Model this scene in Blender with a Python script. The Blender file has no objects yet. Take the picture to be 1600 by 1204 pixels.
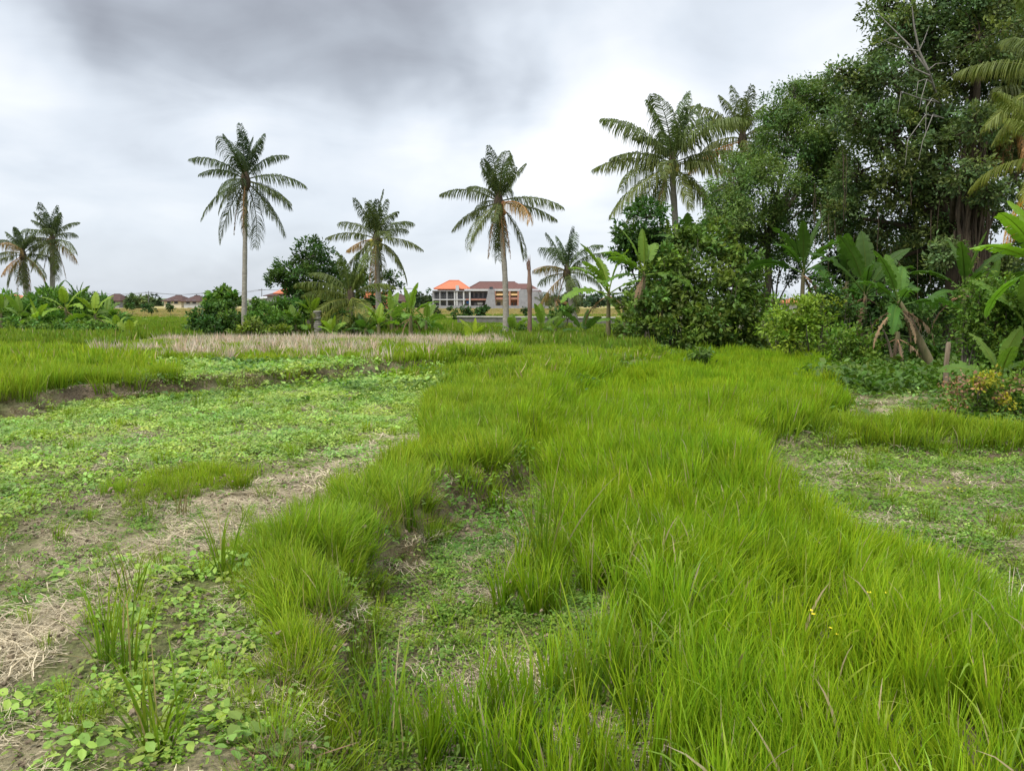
import bpy, math, random
import numpy as np
from mathutils import Vector
R = math.radians
sc = bpy.context.scene
col = sc.collection
# ------------------------------------------------------------------ camera
H = 1.6; F = 1232.0; PITCH = R(6.35)
cp, sp = math.cos(PITCH), math.sin(PITCH)
cam_d = bpy.data.cameras.new("camera"); cam = bpy.data.objects.new("camera", cam_d); col.objects.link(cam)
cam.location = (0, 0, H); cam.rotation_euler = (R(90) - PITCH, 0, 0)
cam_d.sensor_width = 36; cam_d.lens = 36 * F / 1600; cam_d.clip_start = 0.05; cam_d.clip_end = 6000
sc.camera = cam
# ------------------------------------------------------------------ render / exposure
sc.render.engine = 'CYCLES'
sc.view_settings.view_transform = 'Standard'; sc.view_settings.look = 'None'
sc.view_settings.exposure = 0.90; sc.view_settings.gamma = 1; sc.view_settings.use_curve_mapping = False
sc.cycles.max_bounces = 8; sc.cycles.transparent_max_bounces = 4; sc.cycles.transmission_bounces = 4
sc.cycles.sample_clamp_indirect = 6
SUN_EL, SUN_AZ = R(56), R(215)          # azimuth clockwise from +Y (behind the camera, to its left)

def ray(px, py):
    u = (px - 800) / F; v = (602 - py) / F
    return np.array([u, cp + v * sp, -sp + v * cp])
def at(px, py, D):
    r = ray(px, py); r = r * (D / r[1]); return np.array([r[0], r[1], r[2] + H])
def gz(px, py, z):
    r = ray(px, py); t = (z - H) / r[2]; return (r[0] * t, r[1] * t)
def proj(x, y, z):
    d = y * cp - (z - H) * sp; d = np.maximum(d, 1e-3)
    return 800 + F * x / d, 602 - F * (y * sp + (z - H) * cp) / d

# ------------------------------------------------------------------ world: overcast sky
def build_world():
    w = bpy.data.worlds.new("World"); sc.world = w; w.use_nodes = True
    nt = w.node_tree; N = nt.nodes; L = nt.links; N.clear()
    out = N.new('ShaderNodeOutputWorld'); bg = N.new('ShaderNodeBackground'); L.new(bg.outputs[0], out.inputs[0])
    sky = N.new('ShaderNodeTexSky'); sky.sky_type = 'NISHITA'; sky.sun_disc = False
    sky.sun_elevation = SUN_EL; sky.sun_rotation = SUN_AZ
    tc = N.new('ShaderNodeTexCoord')
    def math_(op, a, b=None, c=None, clamp=False):
        n = N.new('ShaderNodeMath'); n.operation = op; n.use_clamp = clamp
        for i, v in enumerate((a, b, c)):
            if v is None: continue
            if isinstance(v, (int, float)): n.inputs[i].default_value = v
            else: L.new(v, n.inputs[i])
        return n.outputs[0]
    def vm(op, a, b):
        n = N.new('ShaderNodeVectorMath'); n.operation = op
        for i, v in enumerate((a, b)):
            if isinstance(v, (tuple, list)): n.inputs[i].default_value = v
            else: L.new(v, n.inputs[i])
        return n
    vec = tc.outputs['Generated']
    wn = N.new('ShaderNodeTexNoise'); wn.inputs['Scale'].default_value = 2.2; wn.inputs['Detail'].default_value = 5
    L.new(vec, wn.inputs['Vector'])
    wob = vm('SUBTRACT', wn.outputs['Color'], (0.5, 0.5, 0.5)).outputs[0]
    wob = vm('MULTIPLY', wob, (0.55, 0.55, 0.55)).outputs[0]
    v2 = vm('ADD', vec, wob).outputs[0]
    mp = vm('MULTIPLY', vec, (1.0, 1.0, 2.6)).outputs[0]
    ns = N.new('ShaderNodeTexNoise'); ns.inputs['Scale'].default_value = 1.7; ns.inputs['Detail'].default_value = 6
    ns.inputs['Roughness'].default_value = 0.45; ns.inputs['Distortion'].default_value = 0.3
    L.new(mp, ns.inputs['Vector'])
    val = math_('MULTIPLY_ADD', ns.outputs['Fac'], 0.85, 0.30)           # about .73
    n2 = N.new('ShaderNodeTexNoise'); n2.inputs['Scale'].default_value = 5.5; n2.inputs['Detail'].default_value = 6; n2.inputs['Roughness'].default_value = .5; n2.inputs['Distortion'].default_value = .6; L.new(mp, n2.inputs['Vector'])
    val = math_('ADD', val, math_('MULTIPLY_ADD', n2.outputs['Fac'], .34, -.17))
    blobs = [(20, -10, .20, -.16), (640, 130, .14, -.10), (850, 120, .12, .14), (90, 150, .12, .08), (430, -10, .36, -.27), (650, 30, .30, -.22), (230, 50, .24, -.18), (820, 10, .22, -.12), (90, -40, .22, -.14), (40, 140, .17, .14), (860, 200, .24, .22), (1000, 330, .2, .08), (1150, 180, .24, -.06),
             (500, 330, .22, .06), (1150, 40, .25, .02), (330, 380, .12, -.06), (130, 330, .2, -.02), (950, 330, .16, -.05), (170, 215, .22, .03)]
    for px, py, r, a in blobs:
        d = ray(px, py); d = d / np.linalg.norm(d)
        ds = vm('DISTANCE', v2, tuple(d)).outputs['Value']
        mr = N.new('ShaderNodeMapRange'); mr.interpolation_type = 'SMOOTHERSTEP'
        mr.inputs['From Min'].default_value = r; mr.inputs['From Max'].default_value = 0.0
        mr.inputs['To Min'].default_value = 0; mr.inputs['To Max'].default_value = a
        L.new(ds, mr.inputs['Value'])
        val = math_('ADD', val, mr.outputs[0])
    cr = N.new('ShaderNodeValToRGB'); L.new(val, cr.inputs[0])
    e = cr.color_ramp.elements
    e[0].position = 0.25; e[0].color = (0.24, 0.25, 0.285, 1)
    e[1].position = 1.0; e[1].color = (0.93, 0.945, 0.965, 1)
    m = cr.color_ramp.elements.new(0.50); m.color = (0.43, 0.465, 0.52, 1)
    m = cr.color_ramp.elements.new(0.72); m.color = (0.65, 0.70, 0.765, 1)
    sx = N.new('ShaderNodeSeparateXYZ'); L.new(vec, sx.inputs[0])
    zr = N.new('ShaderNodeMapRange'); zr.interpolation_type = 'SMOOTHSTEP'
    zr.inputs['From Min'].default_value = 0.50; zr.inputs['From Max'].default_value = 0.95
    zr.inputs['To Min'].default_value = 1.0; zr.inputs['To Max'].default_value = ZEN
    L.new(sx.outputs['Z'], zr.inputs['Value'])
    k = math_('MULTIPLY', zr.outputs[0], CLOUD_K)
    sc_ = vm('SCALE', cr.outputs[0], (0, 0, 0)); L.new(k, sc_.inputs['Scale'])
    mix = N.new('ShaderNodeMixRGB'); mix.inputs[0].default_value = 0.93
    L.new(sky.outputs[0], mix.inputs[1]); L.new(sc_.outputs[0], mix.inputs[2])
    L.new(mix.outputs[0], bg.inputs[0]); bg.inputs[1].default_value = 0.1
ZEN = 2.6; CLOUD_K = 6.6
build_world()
sun_d = bpy.data.lights.new("sun", 'SUN'); sun = bpy.data.objects.new("sun", sun_d); col.objects.link(sun)
sun_d.energy = 1.5; sun_d.angle = R(10); sun_d.color = (1.0, 0.95, 0.83)
sd = Vector((math.sin(SUN_AZ) * math.cos(SUN_EL), math.cos(SUN_AZ) * math.cos(SUN_EL), math.sin(SUN_EL)))
sun.rotation_euler = sd.to_track_quat('Z', 'Y').to_euler()

# ------------------------------------------------------------------ noise + polygons
def vnoise(x, y, seed=0):
    x = np.asarray(x, float); y = np.asarray(y, float)
    xi = np.floor(x).astype(np.int64); yi = np.floor(y).astype(np.int64)
    fx = x - xi; fy = y - yi; fx = fx * fx * (3 - 2 * fx); fy = fy * fy * (3 - 2 * fy)
    def h(a, b):
        n = (a * 374761393 + b * 668265263 + seed * 982451653) & 0x7fffffff
        n = ((n ^ (n >> 13)) * 1274126177) & 0x7fffffff
        n = (n ^ (n >> 16)) & 0x7fffffff
        return (n % 100003) / 100003.0
    return (h(xi, yi) * (1 - fx) + h(xi + 1, yi) * fx) * (1 - fy) + (h(xi, yi + 1) * (1 - fx) + h(xi + 1, yi + 1) * fx) * fy
def fbm(x, y, seed=0, o=3):
    s = 0; a = 0.5; t = 0
    for i in range(o):
        s = s + a * vnoise(x * 2 ** i, y * 2 ** i, seed + i * 7); t += a; a *= 0.5
    return s / t
def sdf(poly, x, y):
    P = np.array(poly, float); n = len(P); d = np.full(np.shape(x), 1e9); ins = np.zeros(np.shape(x), bool)
    for i in range(n):
        a = P[i]; b = P[(i + 1) % n]; e = b - a; wx = x - a[0]; wy = y - a[1]
        t = np.clip((wx * e[0] + wy * e[1]) / (e @ e + 1e-12), 0, 1)
        d = np.minimum(d, np.hypot(wx - e[0] * t, wy - e[1] * t))
        c = ((a[1] > y) != (b[1] > y))
        xs = e[0] * (y - a[1]) / (e[1] if abs(e[1]) > 1e-12 else 1e-12) + a[0]
        ins ^= (c & (x < xs))
    return np.where(ins, d, -d)
def seg_d(pts, x, y):
    d = np.full(np.shape(x), 1e9); P = np.array(pts, float)
    for i in range(len(P) - 1):
        a = P[i]; e = P[i + 1] - a; wx = x - a[0]; wy = y - a[1]
        t = np.clip((wx * e[0] + wy * e[1]) / (e @ e + 1e-12), 0, 1)
        d = np.minimum(d, np.hypot(wx - e[0] * t, wy - e[1] * t))
    return d
def sstep(v, a, b):
    t = np.clip((v - a) / (b - a), 0, 1); return t * t * (3 - 2 * t)

# ------------------------------------------------------------------ terrain (terraced rice plots)
ZC, ZR, ZU = -0.26, -0.46, 0.22
C_LEFT = [(505, 1300), (530, 1100), (552, 960), (592, 915), (655, 855), (690, 820), (700, 800), (745, 800), (800, 775), (822, 725), (850, 680), (900, 630), (960, 592), (1050, 570)]
C_RIGHT = [(1272, 562), (1292, 600), (1300, 640), (1262, 672), (1190, 688), (1152, 705), (1180, 760), (1262, 830), (1400, 910), (1500, 960), (1620, 1035), (1900, 1250)]
cl = [gz(a, b, ZC) for a, b in C_LEFT]; cr_ = [gz(a, b, (ZC + ZR) / 2) for a, b in C_RIGHT]
POLY_C = [(cl[0][0] - 0.1, -25)] + cl + [(5.0, 30), (6, 60), (11, 60), (11.2, 27)] + cr_ + [(7, 1.0), (9, -25)]
POLY_R = cr_ + [(7, 1.0), (9, -25), (900, -25), (900, 200), (60, 200), (14, 60), (11.2, 27)]
U_LINE = [(-900, 800), (-300, 700), (0, 656), (60, 648), (120, 632), (330, 614), (450, 603), (560, 592), (640, 583), (720, 571), (790, 566)]
ul = [gz(a, b, 0.0) for a, b in U_LINE]
POLY_U = ul + [(1.5, 40), (10, 60), (60, 200), (-900, 200), (-900, ul[0][1])]
BUND_R = [gz(a, b, ZR) for a, b in [(1235, 700), (1330, 694), (1450, 700), (1600, 706), (2200, 725)]]
def height(x, y):
    x = np.asarray(x, float); y = np.asarray(y, float)
    base = np.interp(y, [-30, 16, 25, 40, 60, 100, 180, 600, 3000], [0, 0, -.10, -.42, -.60, -.82, -1.0, -1.0, -1.0])
    wob = (fbm(x * 1.6, y * 1.6, 3) - .5) * 0.28
    wob2 = (fbm(x * 5, y * 5, 5) - .5) * 0.12
    fade = np.interp(y, [0, 22, 38], [1, 1, 0.15])
    sC = sdf(POLY_C, x, y) + wob + wob2; sR = sdf(POLY_R, x, y) + wob * .8 + wob2; sU = sdf(POLY_U, x, y) + wob * .8 + wob2
    z = base + ZC * fade * sstep(sC, -.12, .07)
    inR = sstep(sR, -.18, .12)
    z = z * (1 - inR) + (base + ZR * fade) * inR
    z = z + ZU * np.interp(y, [0, 20, 34], [1, 1, 0.2]) * sstep(sU, -.02, .16)
    # grassy earth banks
    z = z + 0.07 * np.exp(-((sC + .35) / .3) ** 2) * fade + 0.05 * np.exp(-((sU - .3) / .3) ** 2) * fade
    z = z + 0.20 * np.exp(-(seg_d(BUND_R, x, y) / .38) ** 2) * fade
    z = z + 0.10 * sstep(sdf([gz(a, b, ZR) for a, b in [(1235, 700), (1330, 694), (1450, 700), (1600, 706), (2600, 725)]] + [(60, 60), (14, 60), (11, 27)], x, y), -.1, .3) * inR
    near = np.interp(y, [0, 18, 60, 120], [1, 1, .6, .3])
    z = z + near * ((fbm(x * .9, y * .9, 11) - .5) * .07 + (fbm(x * 4, y * 4, 12) - .5) * .045 + (fbm(x * 13, y * 13, 13, 2) - .5) * .022 * (y < 25))
    return z
def hz(x, y): return float(height(np.array([x]), np.array([y]))[0])
def gp(px, D):                    # ground point at forward distance D seen at pixel column px
    z = 0.0
    for _ in range(3):
        d = D * cp - (z - H) * sp; x = (px - 800) / F * d; z = hz(x, D)
    return np.array([x, D, z])

# ------------------------------------------------------------------ materials
def newmat(name):
    m = bpy.data.materials.new(name); m.use_nodes = True; m.node_tree.nodes.clear(); return m
def leafmat(name, trans=0.35, rough=0.45, spec=0.3, var=0.25, attr=True, base=(.1, .2, .03), patch=0.0):
    m = newmat(name); nt = m.node_tree; N = nt.nodes; L = nt.links
    out = N.new('ShaderNodeOutputMaterial'); pb = N.new('ShaderNodeBsdfPrincipled'); tr = N.new('ShaderNodeBsdfTranslucent')
    mx = N.new('ShaderNodeMixShader'); mx.inputs[0].default_value = trans
    at_ = N.new('ShaderNodeAttribute'); at_.attribute_name = 'col'
    oi = N.new('ShaderNodeObjectInfo'); mr = N.new('ShaderNodeMapRange'); mr.inputs['To Min'].default_value = 1 - var; mr.inputs['To Max'].default_value = 1 + var
    L.new(oi.outputs['Random'], mr.inputs['Value'])
    sc_ = N.new('ShaderNodeVectorMath'); sc_.operation = 'SCALE'; L.new(at_.outputs['Color'], sc_.inputs[0]); L.new(mr.outputs[0], sc_.inputs['Scale'])
    c = sc_.outputs[0]
    if patch:
        g = N.new('ShaderNodeNewGeometry'); ns = N.new('ShaderNodeTexNoise'); ns.inputs['Scale'].default_value = 0.9; ns.inputs['Detail'].default_value = 3
        L.new(g.outputs['Position'], ns.inputs['Vector'])
        rp = N.new('ShaderNodeValToRGB'); rp.color_ramp.elements[0].position = .35; rp.color_ramp.elements[1].position = .65
        rp.color_ramp.elements[0].color = (1 - patch, 1 - patch * .45, 1, 1); rp.color_ramp.elements[1].color = (1 + patch * .9, 1 + patch * .35, 1, 1)
        L.new(ns.outputs['Fac'], rp.inputs[0])
        mu = N.new('ShaderNodeVectorMath'); mu.operation = 'MULTIPLY'; L.new(c, mu.inputs[0]); L.new(rp.outputs[0], mu.inputs[1]); c = mu.outputs[0]
    L.new(c, pb.inputs['Base Color'])
    tm = N.new('ShaderNodeVectorMath'); tm.operation = 'MULTIPLY'; tm.inputs[1].default_value = (1.25, 1.35, .6); L.new(c, tm.inputs[0]); L.new(tm.outputs[0], tr.inputs[0])
    pb.inputs['Roughness'].default_value = rough; pb.inputs['Specular IOR Level'].default_value = spec
    L.new(pb.outputs[0], mx.inputs[1]); L.new(tr.outputs[0], mx.inputs[2]); L.new(mx.outputs[0], out.inputs[0])
    return m
def noisemat(name, c1, c2, scale=4, rough=.9, bump=.3, detail=6, stretch=(1, 1, 1), attr=False, c3=None, bd=.02):
    m = newmat(name); nt = m.node_tree; N = nt.nodes; L = nt.links
    out = N.new('ShaderNodeOutputMaterial'); pb = N.new('ShaderNodeBsdfPrincipled'); L.new(pb.outputs[0], out.inputs[0])
    tc = N.new('ShaderNodeTexCoord'); mp = N.new('ShaderNodeMapping'); mp.inputs['Scale'].default_value = stretch
    L.new(tc.outputs['Object'], mp.inputs[0])
    ns = N.new('ShaderNodeTexNoise'); ns.inputs['Scale'].default_value = scale; ns.inputs['Detail'].default_value = detail; ns.inputs['Roughness'].default_value = .65
    L.new(mp.outputs[0], ns.inputs['Vector'])
    rp = N.new('ShaderNodeValToRGB'); rp.color_ramp.elements[0].position = .3; rp.color_ramp.elements[1].position = .7
    rp.color_ramp.elements[0].color = (*c1, 1); rp.color_ramp.elements[1].color = (*c2, 1)
    if c3:
        e = rp.color_ramp.elements.new(.55); e.color = (*c3, 1)
    L.new(ns.outputs['Fac'], rp.inputs[0]); c = rp.outputs[0]
    if attr:
        a = N.new('ShaderNodeAttribute'); a.attribute_name = 'col'
        mu = N.new('ShaderNodeVectorMath'); mu.operation = 'MULTIPLY'; L.new(c, mu.inputs[0]); L.new(a.outputs['Color'], mu.inputs[1]); c = mu.outputs[0]
    L.new(c, pb.inputs['Base Color']); pb.inputs['Roughness'].default_value = rough; pb.inputs['Specular IOR Level'].default_value = .2
    if bump:
        b = N.new('ShaderNodeBump'); b.inputs['Strength'].default_value = bump; b.inputs['Distance'].default_value = bd
        L.new(ns.outputs['Fac'], b.inputs['Height']); L.new(b.outputs[0], pb.inputs['Normal'])
    return m
M = {}
M['grass'] = leafmat('grass_blade', .40, .55, .12, .18, patch=.14)
M['rice'] = leafmat('rice_blade', .42, .5, .12, .20, patch=.15)
M['creeper'] = leafmat('creeper_leaf', .35, .5, .25, .20, patch=.20)
M['weed'] = leafmat('weed_leaf', .35, .5, .3, .22, patch=.25)
M['dry'] = leafmat('dry_straw', .12, .8, .15, .20)
M['leaf'] = leafmat('tree_leaf', .30, .5, .2, .0)
M['palm'] = leafmat('palm_leaf', .22, .5, .25, .0)
M['banana'] = leafmat('banana_leaf', .40, .5, .2, .0)
M['bark'] = noisemat('bark', (.07, .055, .04), (.22, .19, .15), 6, .95, .6, stretch=(1, 1, .25), bd=.05)
M['vine'] = noisemat('vine_bark', (.045, .034, .024), (.12, .09, .062), 6, .95, .6, stretch=(1, 1, .2), bd=.05)
M['pale_bark'] = noisemat('pale_bark', (.15, .14, .12), (.28, .26, .23), 8, .9, .3, stretch=(1, 1, .3))
M['palmbark'] = noisemat('palm_bark', (.22, .20, .17), (.42, .39, .34), 5, .9, .5, stretch=(1, 1, 3.5), c3=(.32, .29, .25), bd=.03)
M['deadbark'] = noisemat('dead_bark', (.12, .07, .055), (.30, .20, .16), 5, .95, .6, stretch=(1.5, 1.5, .4), bd=.04)
M['stem'] = noisemat('banana_stem', (.09, .10, .04), (.24, .19, .11), 6, .7, .3, stretch=(2, 2, .4))
M['concrete'] = noisemat('grey_concrete', (.23, .23, .25), (.32, .32, .34), 1.5, .9, .1)
M['drkconc'] = noisemat('channel_concrete', (.12, .115, .10), (.22, .21, .19), 2.5, .95, .2)
M['channeltop'] = noisemat('channel_coping', (.38, .36, .32), (.50, .48, .44), 2.5, .95, .1)
M['white'] = noisemat('white_render', (.44, .44, .46), (.56, .56, .57), 1.5, .8, .05)
M['cream'] = noisemat('cream_render', (.62, .54, .40), (.70, .62, .48), 1.5, .8, .05)
M['orangetile'] = noisemat('orange_roof_tile', (.46, .14, .07), (.58, .20, .11), 2.0, .8, .2, stretch=(1, 1, 4))
M['browntile'] = noisemat('brown_roof_tile', (.10, .048, .040), (.17, .085, .072), 2.0, .85, .2, stretch=(1, 1, 4))
M['darktile'] = noisemat('dark_roof_tile', (.06, .035, .032), (.11, .065, .055), 2.0, .85, .2, stretch=(1, 1, 4))
M['glass'] = noisemat('dark_window', (.03, .035, .045), (.09, .10, .12), 1.2, .25, 0)
M['shade_grey'] = noisemat('painted_shade', (.10, .10, .12), (.20, .20, .22), 1.5, .9, 0)  # dark grey that paints in the shade of recesses and bays; doors share it
M['orangewall'] = noisemat('orange_render', (.60, .20, .10), (.68, .26, .14), 1.5, .8, .05)
M['salmon'] = noisemat('salmon_render', (.34, .17, .13), (.44, .23, .18), 1.5, .8, .05)
M['awning'] = noisemat('yellow_awning', (.58, .38, .17), (.66, .45, .22), 2, .8, .05)
M['blue'] = noisemat('blue_sheet', (.02, .12, .40), (.04, .18, .50), 2, .5, 0)
M['tin'] = noisemat('metal_roofing', (.26, .28, .31), (.36, .38, .41), 1.0, .6, .1, stretch=(8, .3, 1))
M['stone'] = noisemat('weathered_stone', (.10, .095, .08), (.34, .31, .27), 7, .95, .5)
M['wood'] = noisemat('grey_wood', (.14, .10, .07), (.30, .24, .17), 8, .9, .5, stretch=(2, 2, .25))
M['wire'] = noisemat('cable', (.12, .12, .12), (.16, .16, .16), 2, .7, 0)
M['fruit'] = noisemat('coconut_husk', (.34, .30, .06), (.52, .42, .09), 6, .5, .1)
M['fruitred'] = noisemat('brown_coconut_husk', (.20, .09, .04), (.34, .17, .08), 6, .6, .1)
M['flower'] = noisemat('yellow_petal', (.75, .60, .02), (.85, .72, .05), 6, .6, 0)

# ------------------------------------------------------------------ mesh builder
class MB:
    def __init__(s): s.v = []; s.c = []; s.f = []; s.n = 0; s.mi = []
    def add(s, v, f, c=(1, 1, 1)):
        v = np.asarray(v, float).reshape(-1, 3); f = np.asarray(f, np.int64)
        if f.ndim == 1: f = f[None]
        c = np.asarray(c, float)
        if c.ndim == 1: c = np.tile(c, (len(v), 1))
        s.v.append(v); s.c.append(c); s.f.append(f + s.n); s.n += len(v)
    def mesh(s, name, smooth=False):
        v = np.concatenate(s.v); c = np.concatenate(s.c)
        me = bpy.data.meshes.new(name)
        me.vertices.add(len(v)); me.vertices.foreach_set('co', v.astype(np.float32).ravel())
        lt = np.concatenate([np.full(len(f), f.shape[1]) for f in s.f]); li = np.concatenate([f.ravel() for f in s.f])
        ls = np.concatenate([[0], np.cumsum(lt)[:-1]])
        me.loops.add(len(li)); me.loops.foreach_set('vertex_index', li.astype(np.int32))
        me.polygons.add(len(lt)); me.polygons.foreach_set('loop_start', ls.astype(np.int32)); me.polygons.foreach_set('loop_total', lt.astype(np.int32))
        me.update(calc_edges=True)
        a = me.color_attributes.new('col', 'FLOAT_COLOR', 'POINT')
        a.data.foreach_set('color', np.concatenate([c, np.ones((len(c), 1))], 1).astype(np.float32).ravel())
        me.polygons.foreach_set('use_smooth', np.full(len(lt), smooth))
        return me
    def build(s, name, mat, parent=None, origin=None, smooth=False):
        if origin is None: origin = parent_world(parent) if parent is not None else (0, 0, 0)
        o = np.asarray(origin, float); s.v = [v - o for v in s.v]
        me = s.mesh(name, smooth); me.materials.append(mat)
        ob = bpy.data.objects.new(name, me); col.objects.link(ob)
        if parent is not None:
            ob.parent = parent; ob.location = tuple(o - parent_world(parent))
        else: ob.location = tuple(o)
        return ob
def parent_world(p):
    v = np.zeros(3)
    while p is not None: v = v + np.array(p.location); p = p.parent
    return v
def tag(o, label=None, cat=None, group=None, kind=None):
    if label: o['label'] = label
    if cat: o['category'] = cat
    if group: o['group'] = group
    if kind: o['kind'] = kind
    return o
def empty(name, loc, label, cat, group=None):
    o = bpy.data.objects.new(name, None); col.objects.link(o); o.location = tuple(loc); o.empty_display_size = .2
    return tag(o, label, cat, group)
def nrm(v): return v / np.maximum(np.linalg.norm(v, axis=-1, keepdims=True), 1e-9)
def box(mb, x0, x1, y0, y1, z0, z1, c=(1, 1, 1)):
    v = [(x0, y0, z0), (x1, y0, z0), (x1, y1, z0), (x0, y1, z0), (x0, y0, z1), (x1, y0, z1), (x1, y1, z1), (x0, y1, z1)]
    mb.add(v, [(0, 3, 2, 1), (4, 5, 6, 7), (0, 1, 5, 4), (1, 2, 6, 5), (2, 3, 7, 6), (3, 0, 4, 7)], c)
def tube(mb, pts, rad, n=7, c=(1, 1, 1), cap=True):
    P = np.asarray(pts, float); k = len(P); rad = np.broadcast_to(rad, (k,))
    T = nrm(np.gradient(P, axis=0)); ref = np.array([0.3, 1, 0.1]) if abs(T[0][2]) > .8 else np.array([0, 0, 1.0])
    V = []
    for i in range(k):
        a = np.cross(T[i], ref); a = a / (np.linalg.norm(a) + 1e-9); b = np.cross(T[i], a)
        th = np.arange(n) * 2 * math.pi / n
        V.append(P[i] + rad[i] * (np.cos(th)[:, None] * a + np.sin(th)[:, None] * b))
    V = np.concatenate(V); i = np.arange(k - 1)[:, None] * n; j = np.arange(n)[None]; j2 = (j + 1) % n
    f = np.stack([i + j, i + j2, i + n + j2, i + n + j], -1).reshape(-1, 4)
    mb.add(V, f, c)
    if cap:
        mb.add(V[-n:], [list(range(n))], c); mb.add(V[:n], [list(range(n))[::-1]], c)
def bez(a, b, c, n=8):
    t = np.linspace(0, 1, n)[:, None]; return (1 - t) ** 2 * np.asarray(a) + 2 * t * (1 - t) * np.asarray(b) + t * t * np.asarray(c)

# ------------------------------------------------------------------ ground sheet
STRAW_BAND = [(640, 690), (560, 735), (470, 760), (330, 775), (290, 800), (420, 790), (330, 830), (230, 880), (120, 950), (0, 1010), (-200, 1100)]
def build_ground():
    def axis(n, A, b, c): u = np.linspace(-1, 1, n); return c + A * np.sinh(b * u)
    X = axis(760, 5.0, 6.2, 0.5); Y = axis(900, 5.0, 6.9, 4.0); Y = Y[Y > -30]
    gx, gy = np.meshgrid(X, Y); x = gx.ravel(); y = gy.ravel(); z = height(x, y)
    px, py = proj(x, np.maximum(y, .5), z)
    soil = np.array([.165, .128, .088]); litter = np.array([.34, .275, .195]); moss = np.array([.11, .15, .035]); straw = np.array([.50, .42, .29])
    n1 = fbm(x * 1.1, y * 1.1, 21, 4); n2 = fbm(x * 6, y * 6, 22, 3); n3 = fbm(x * .05, y * .12, 23, 3)
    c = soil[None] * (1 - .5 * (n2[:, None] - .5))
    m = sstep(n1, .30, .60)[:, None] * .7; c = c * (1 - m) + moss * m
    m = sstep(n2 + (n1 - .5), .48, .72)[:, None] * .65; c = c * (1 - m) + litter * m
    d = seg_d(STRAW_BAND, px, py); w = sstep(-d + 30 * (n2 - .5), -38, -8)[:, None] * (y < 12)[:, None] * .8; c = c * (1 - w) + straw * .8 * w
    # stubble plot
    w = sstep(sdf([(120, 563), (330, 566), (620, 566), (800, 556), (790, 534), (450, 531), (260, 535), (140, 552)], px, py), -2, 3)[:, None]
    c = c * (1 - w) + np.array([.15, .17, .06]) * w
    # far fields
    far = sstep(y, 30, 42)[:, None]; g = np.array([.12, .19, .028])[None] * (.75 + .6 * n3[:, None]); c = c * (1 - far) + g * far
    band = np.sin(y * .22 + 2.5 * fbm(x * .01, y * .02, 31)) + (fbm(x * .03, y * .06, 33) - .5) * 2.2
    w = (sstep(band, -1.6, -1.0) * (y > 95) * (y < 240))[:, None] * .9; c = c * (1 - w) + np.array([.33, .28, .13]) * w
    w = (sstep(y, 240, 300))[:, None]; c = c * (1 - w) + np.array([.09, .13, .05]) * w
    mb = MB(); ny, nx = gx.shape; i = np.arange(ny - 1)[:, None] * nx; j = np.arange(nx - 1)[None]
    f = np.stack([i + j, i + j + 1, i + nx + j + 1, i + nx + j], -1).reshape(-1, 4)
    mb.add(np.stack([x, y, z], -1), f, c * 1.25)
    mt = noisemat('field_earth', (.45, .43, .40), (1.30, 1.27, 1.22), 38, .95, 1.0, 12, attr=True, bd=.035)
    mb.build('ground', mt, smooth=True)['kind'] = 'structure'
build_ground()

# ------------------------------------------------------------------ scatter: one object, points -> instances
def scatter(name, meshes, mat, P, rot, scl, label, cat, idx=None):
    lib = bpy.data.collections.new(name + '_kinds')
    for k, me in enumerate(meshes):
        if not me.materials: me.materials.append(mat)
        o = bpy.data.objects.new(name + '_tuft', me); lib.objects.link(o)
    me = bpy.data.meshes.new(name); n = len(P)
    me.vertices.add(n); me.vertices.foreach_set('co', P.astype(np.float32).ravel())
    a = me.attributes.new('rot', 'FLOAT_VECTOR', 'POINT'); a.data.foreach_set('vector', rot.astype(np.float32).ravel())
    a = me.attributes.new('scl', 'FLOAT_VECTOR', 'POINT'); a.data.foreach_set('vector', scl.astype(np.float32).ravel())
    if idx is None: idx = np.random.RandomState(5).randint(0, len(meshes), n)
    a = me.attributes.new('idx', 'INT', 'POINT'); a.data.foreach_set('value', idx.astype(np.int32))
    ob = bpy.data.objects.new(name, me); col.objects.link(ob)
    g = bpy.data.node_groups.new(name + '_nodes', 'GeometryNodeTree')
    g.interface.new_socket('Geometry', in_out='INPUT', socket_type='NodeSocketGeometry'); g.interface.new_socket('Geometry', in_out='OUTPUT', socket_type='NodeSocketGeometry')
    N = g.nodes; L = g.links; gi = N.new('NodeGroupInput'); go = N.new('NodeGroupOutput')
    ci = N.new('GeometryNodeCollectionInfo'); ci.inputs['Collection'].default_value = lib; ci.inputs['Separate Children'].default_value = True; ci.inputs['Reset Children'].default_value = True
    ip = N.new('GeometryNodeInstanceOnPoints'); ip.inputs['Pick Instance'].default_value = True
    def na(nm, t):
        q = N.new('GeometryNodeInputNamedAttribute'); q.data_type = t; q.inputs['Name'].default_value = nm
        return [s for s in q.outputs if s.enabled and s.name == 'Attribute'][0]
    e2r = N.new('FunctionNodeEulerToRotation'); L.new(na('rot', 'FLOAT_VECTOR'), e2r.inputs[0])
    L.new(gi.outputs[0], ip.inputs['Points']); L.new(ci.outputs[0], ip.inputs['Instance']); L.new(e2r.outputs[0], ip.inputs['Rotation'])
    L.new(na('scl', 'FLOAT_VECTOR'), ip.inputs['Scale']); L.new(na('idx', 'INT'), ip.inputs['Instance Index']); L.new(ip.outputs[0], go.inputs[0])
    md = ob.modifiers.new('scatter', 'NODES'); md.node_group = g
    return tag(ob, label, cat, kind='stuff')

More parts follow.
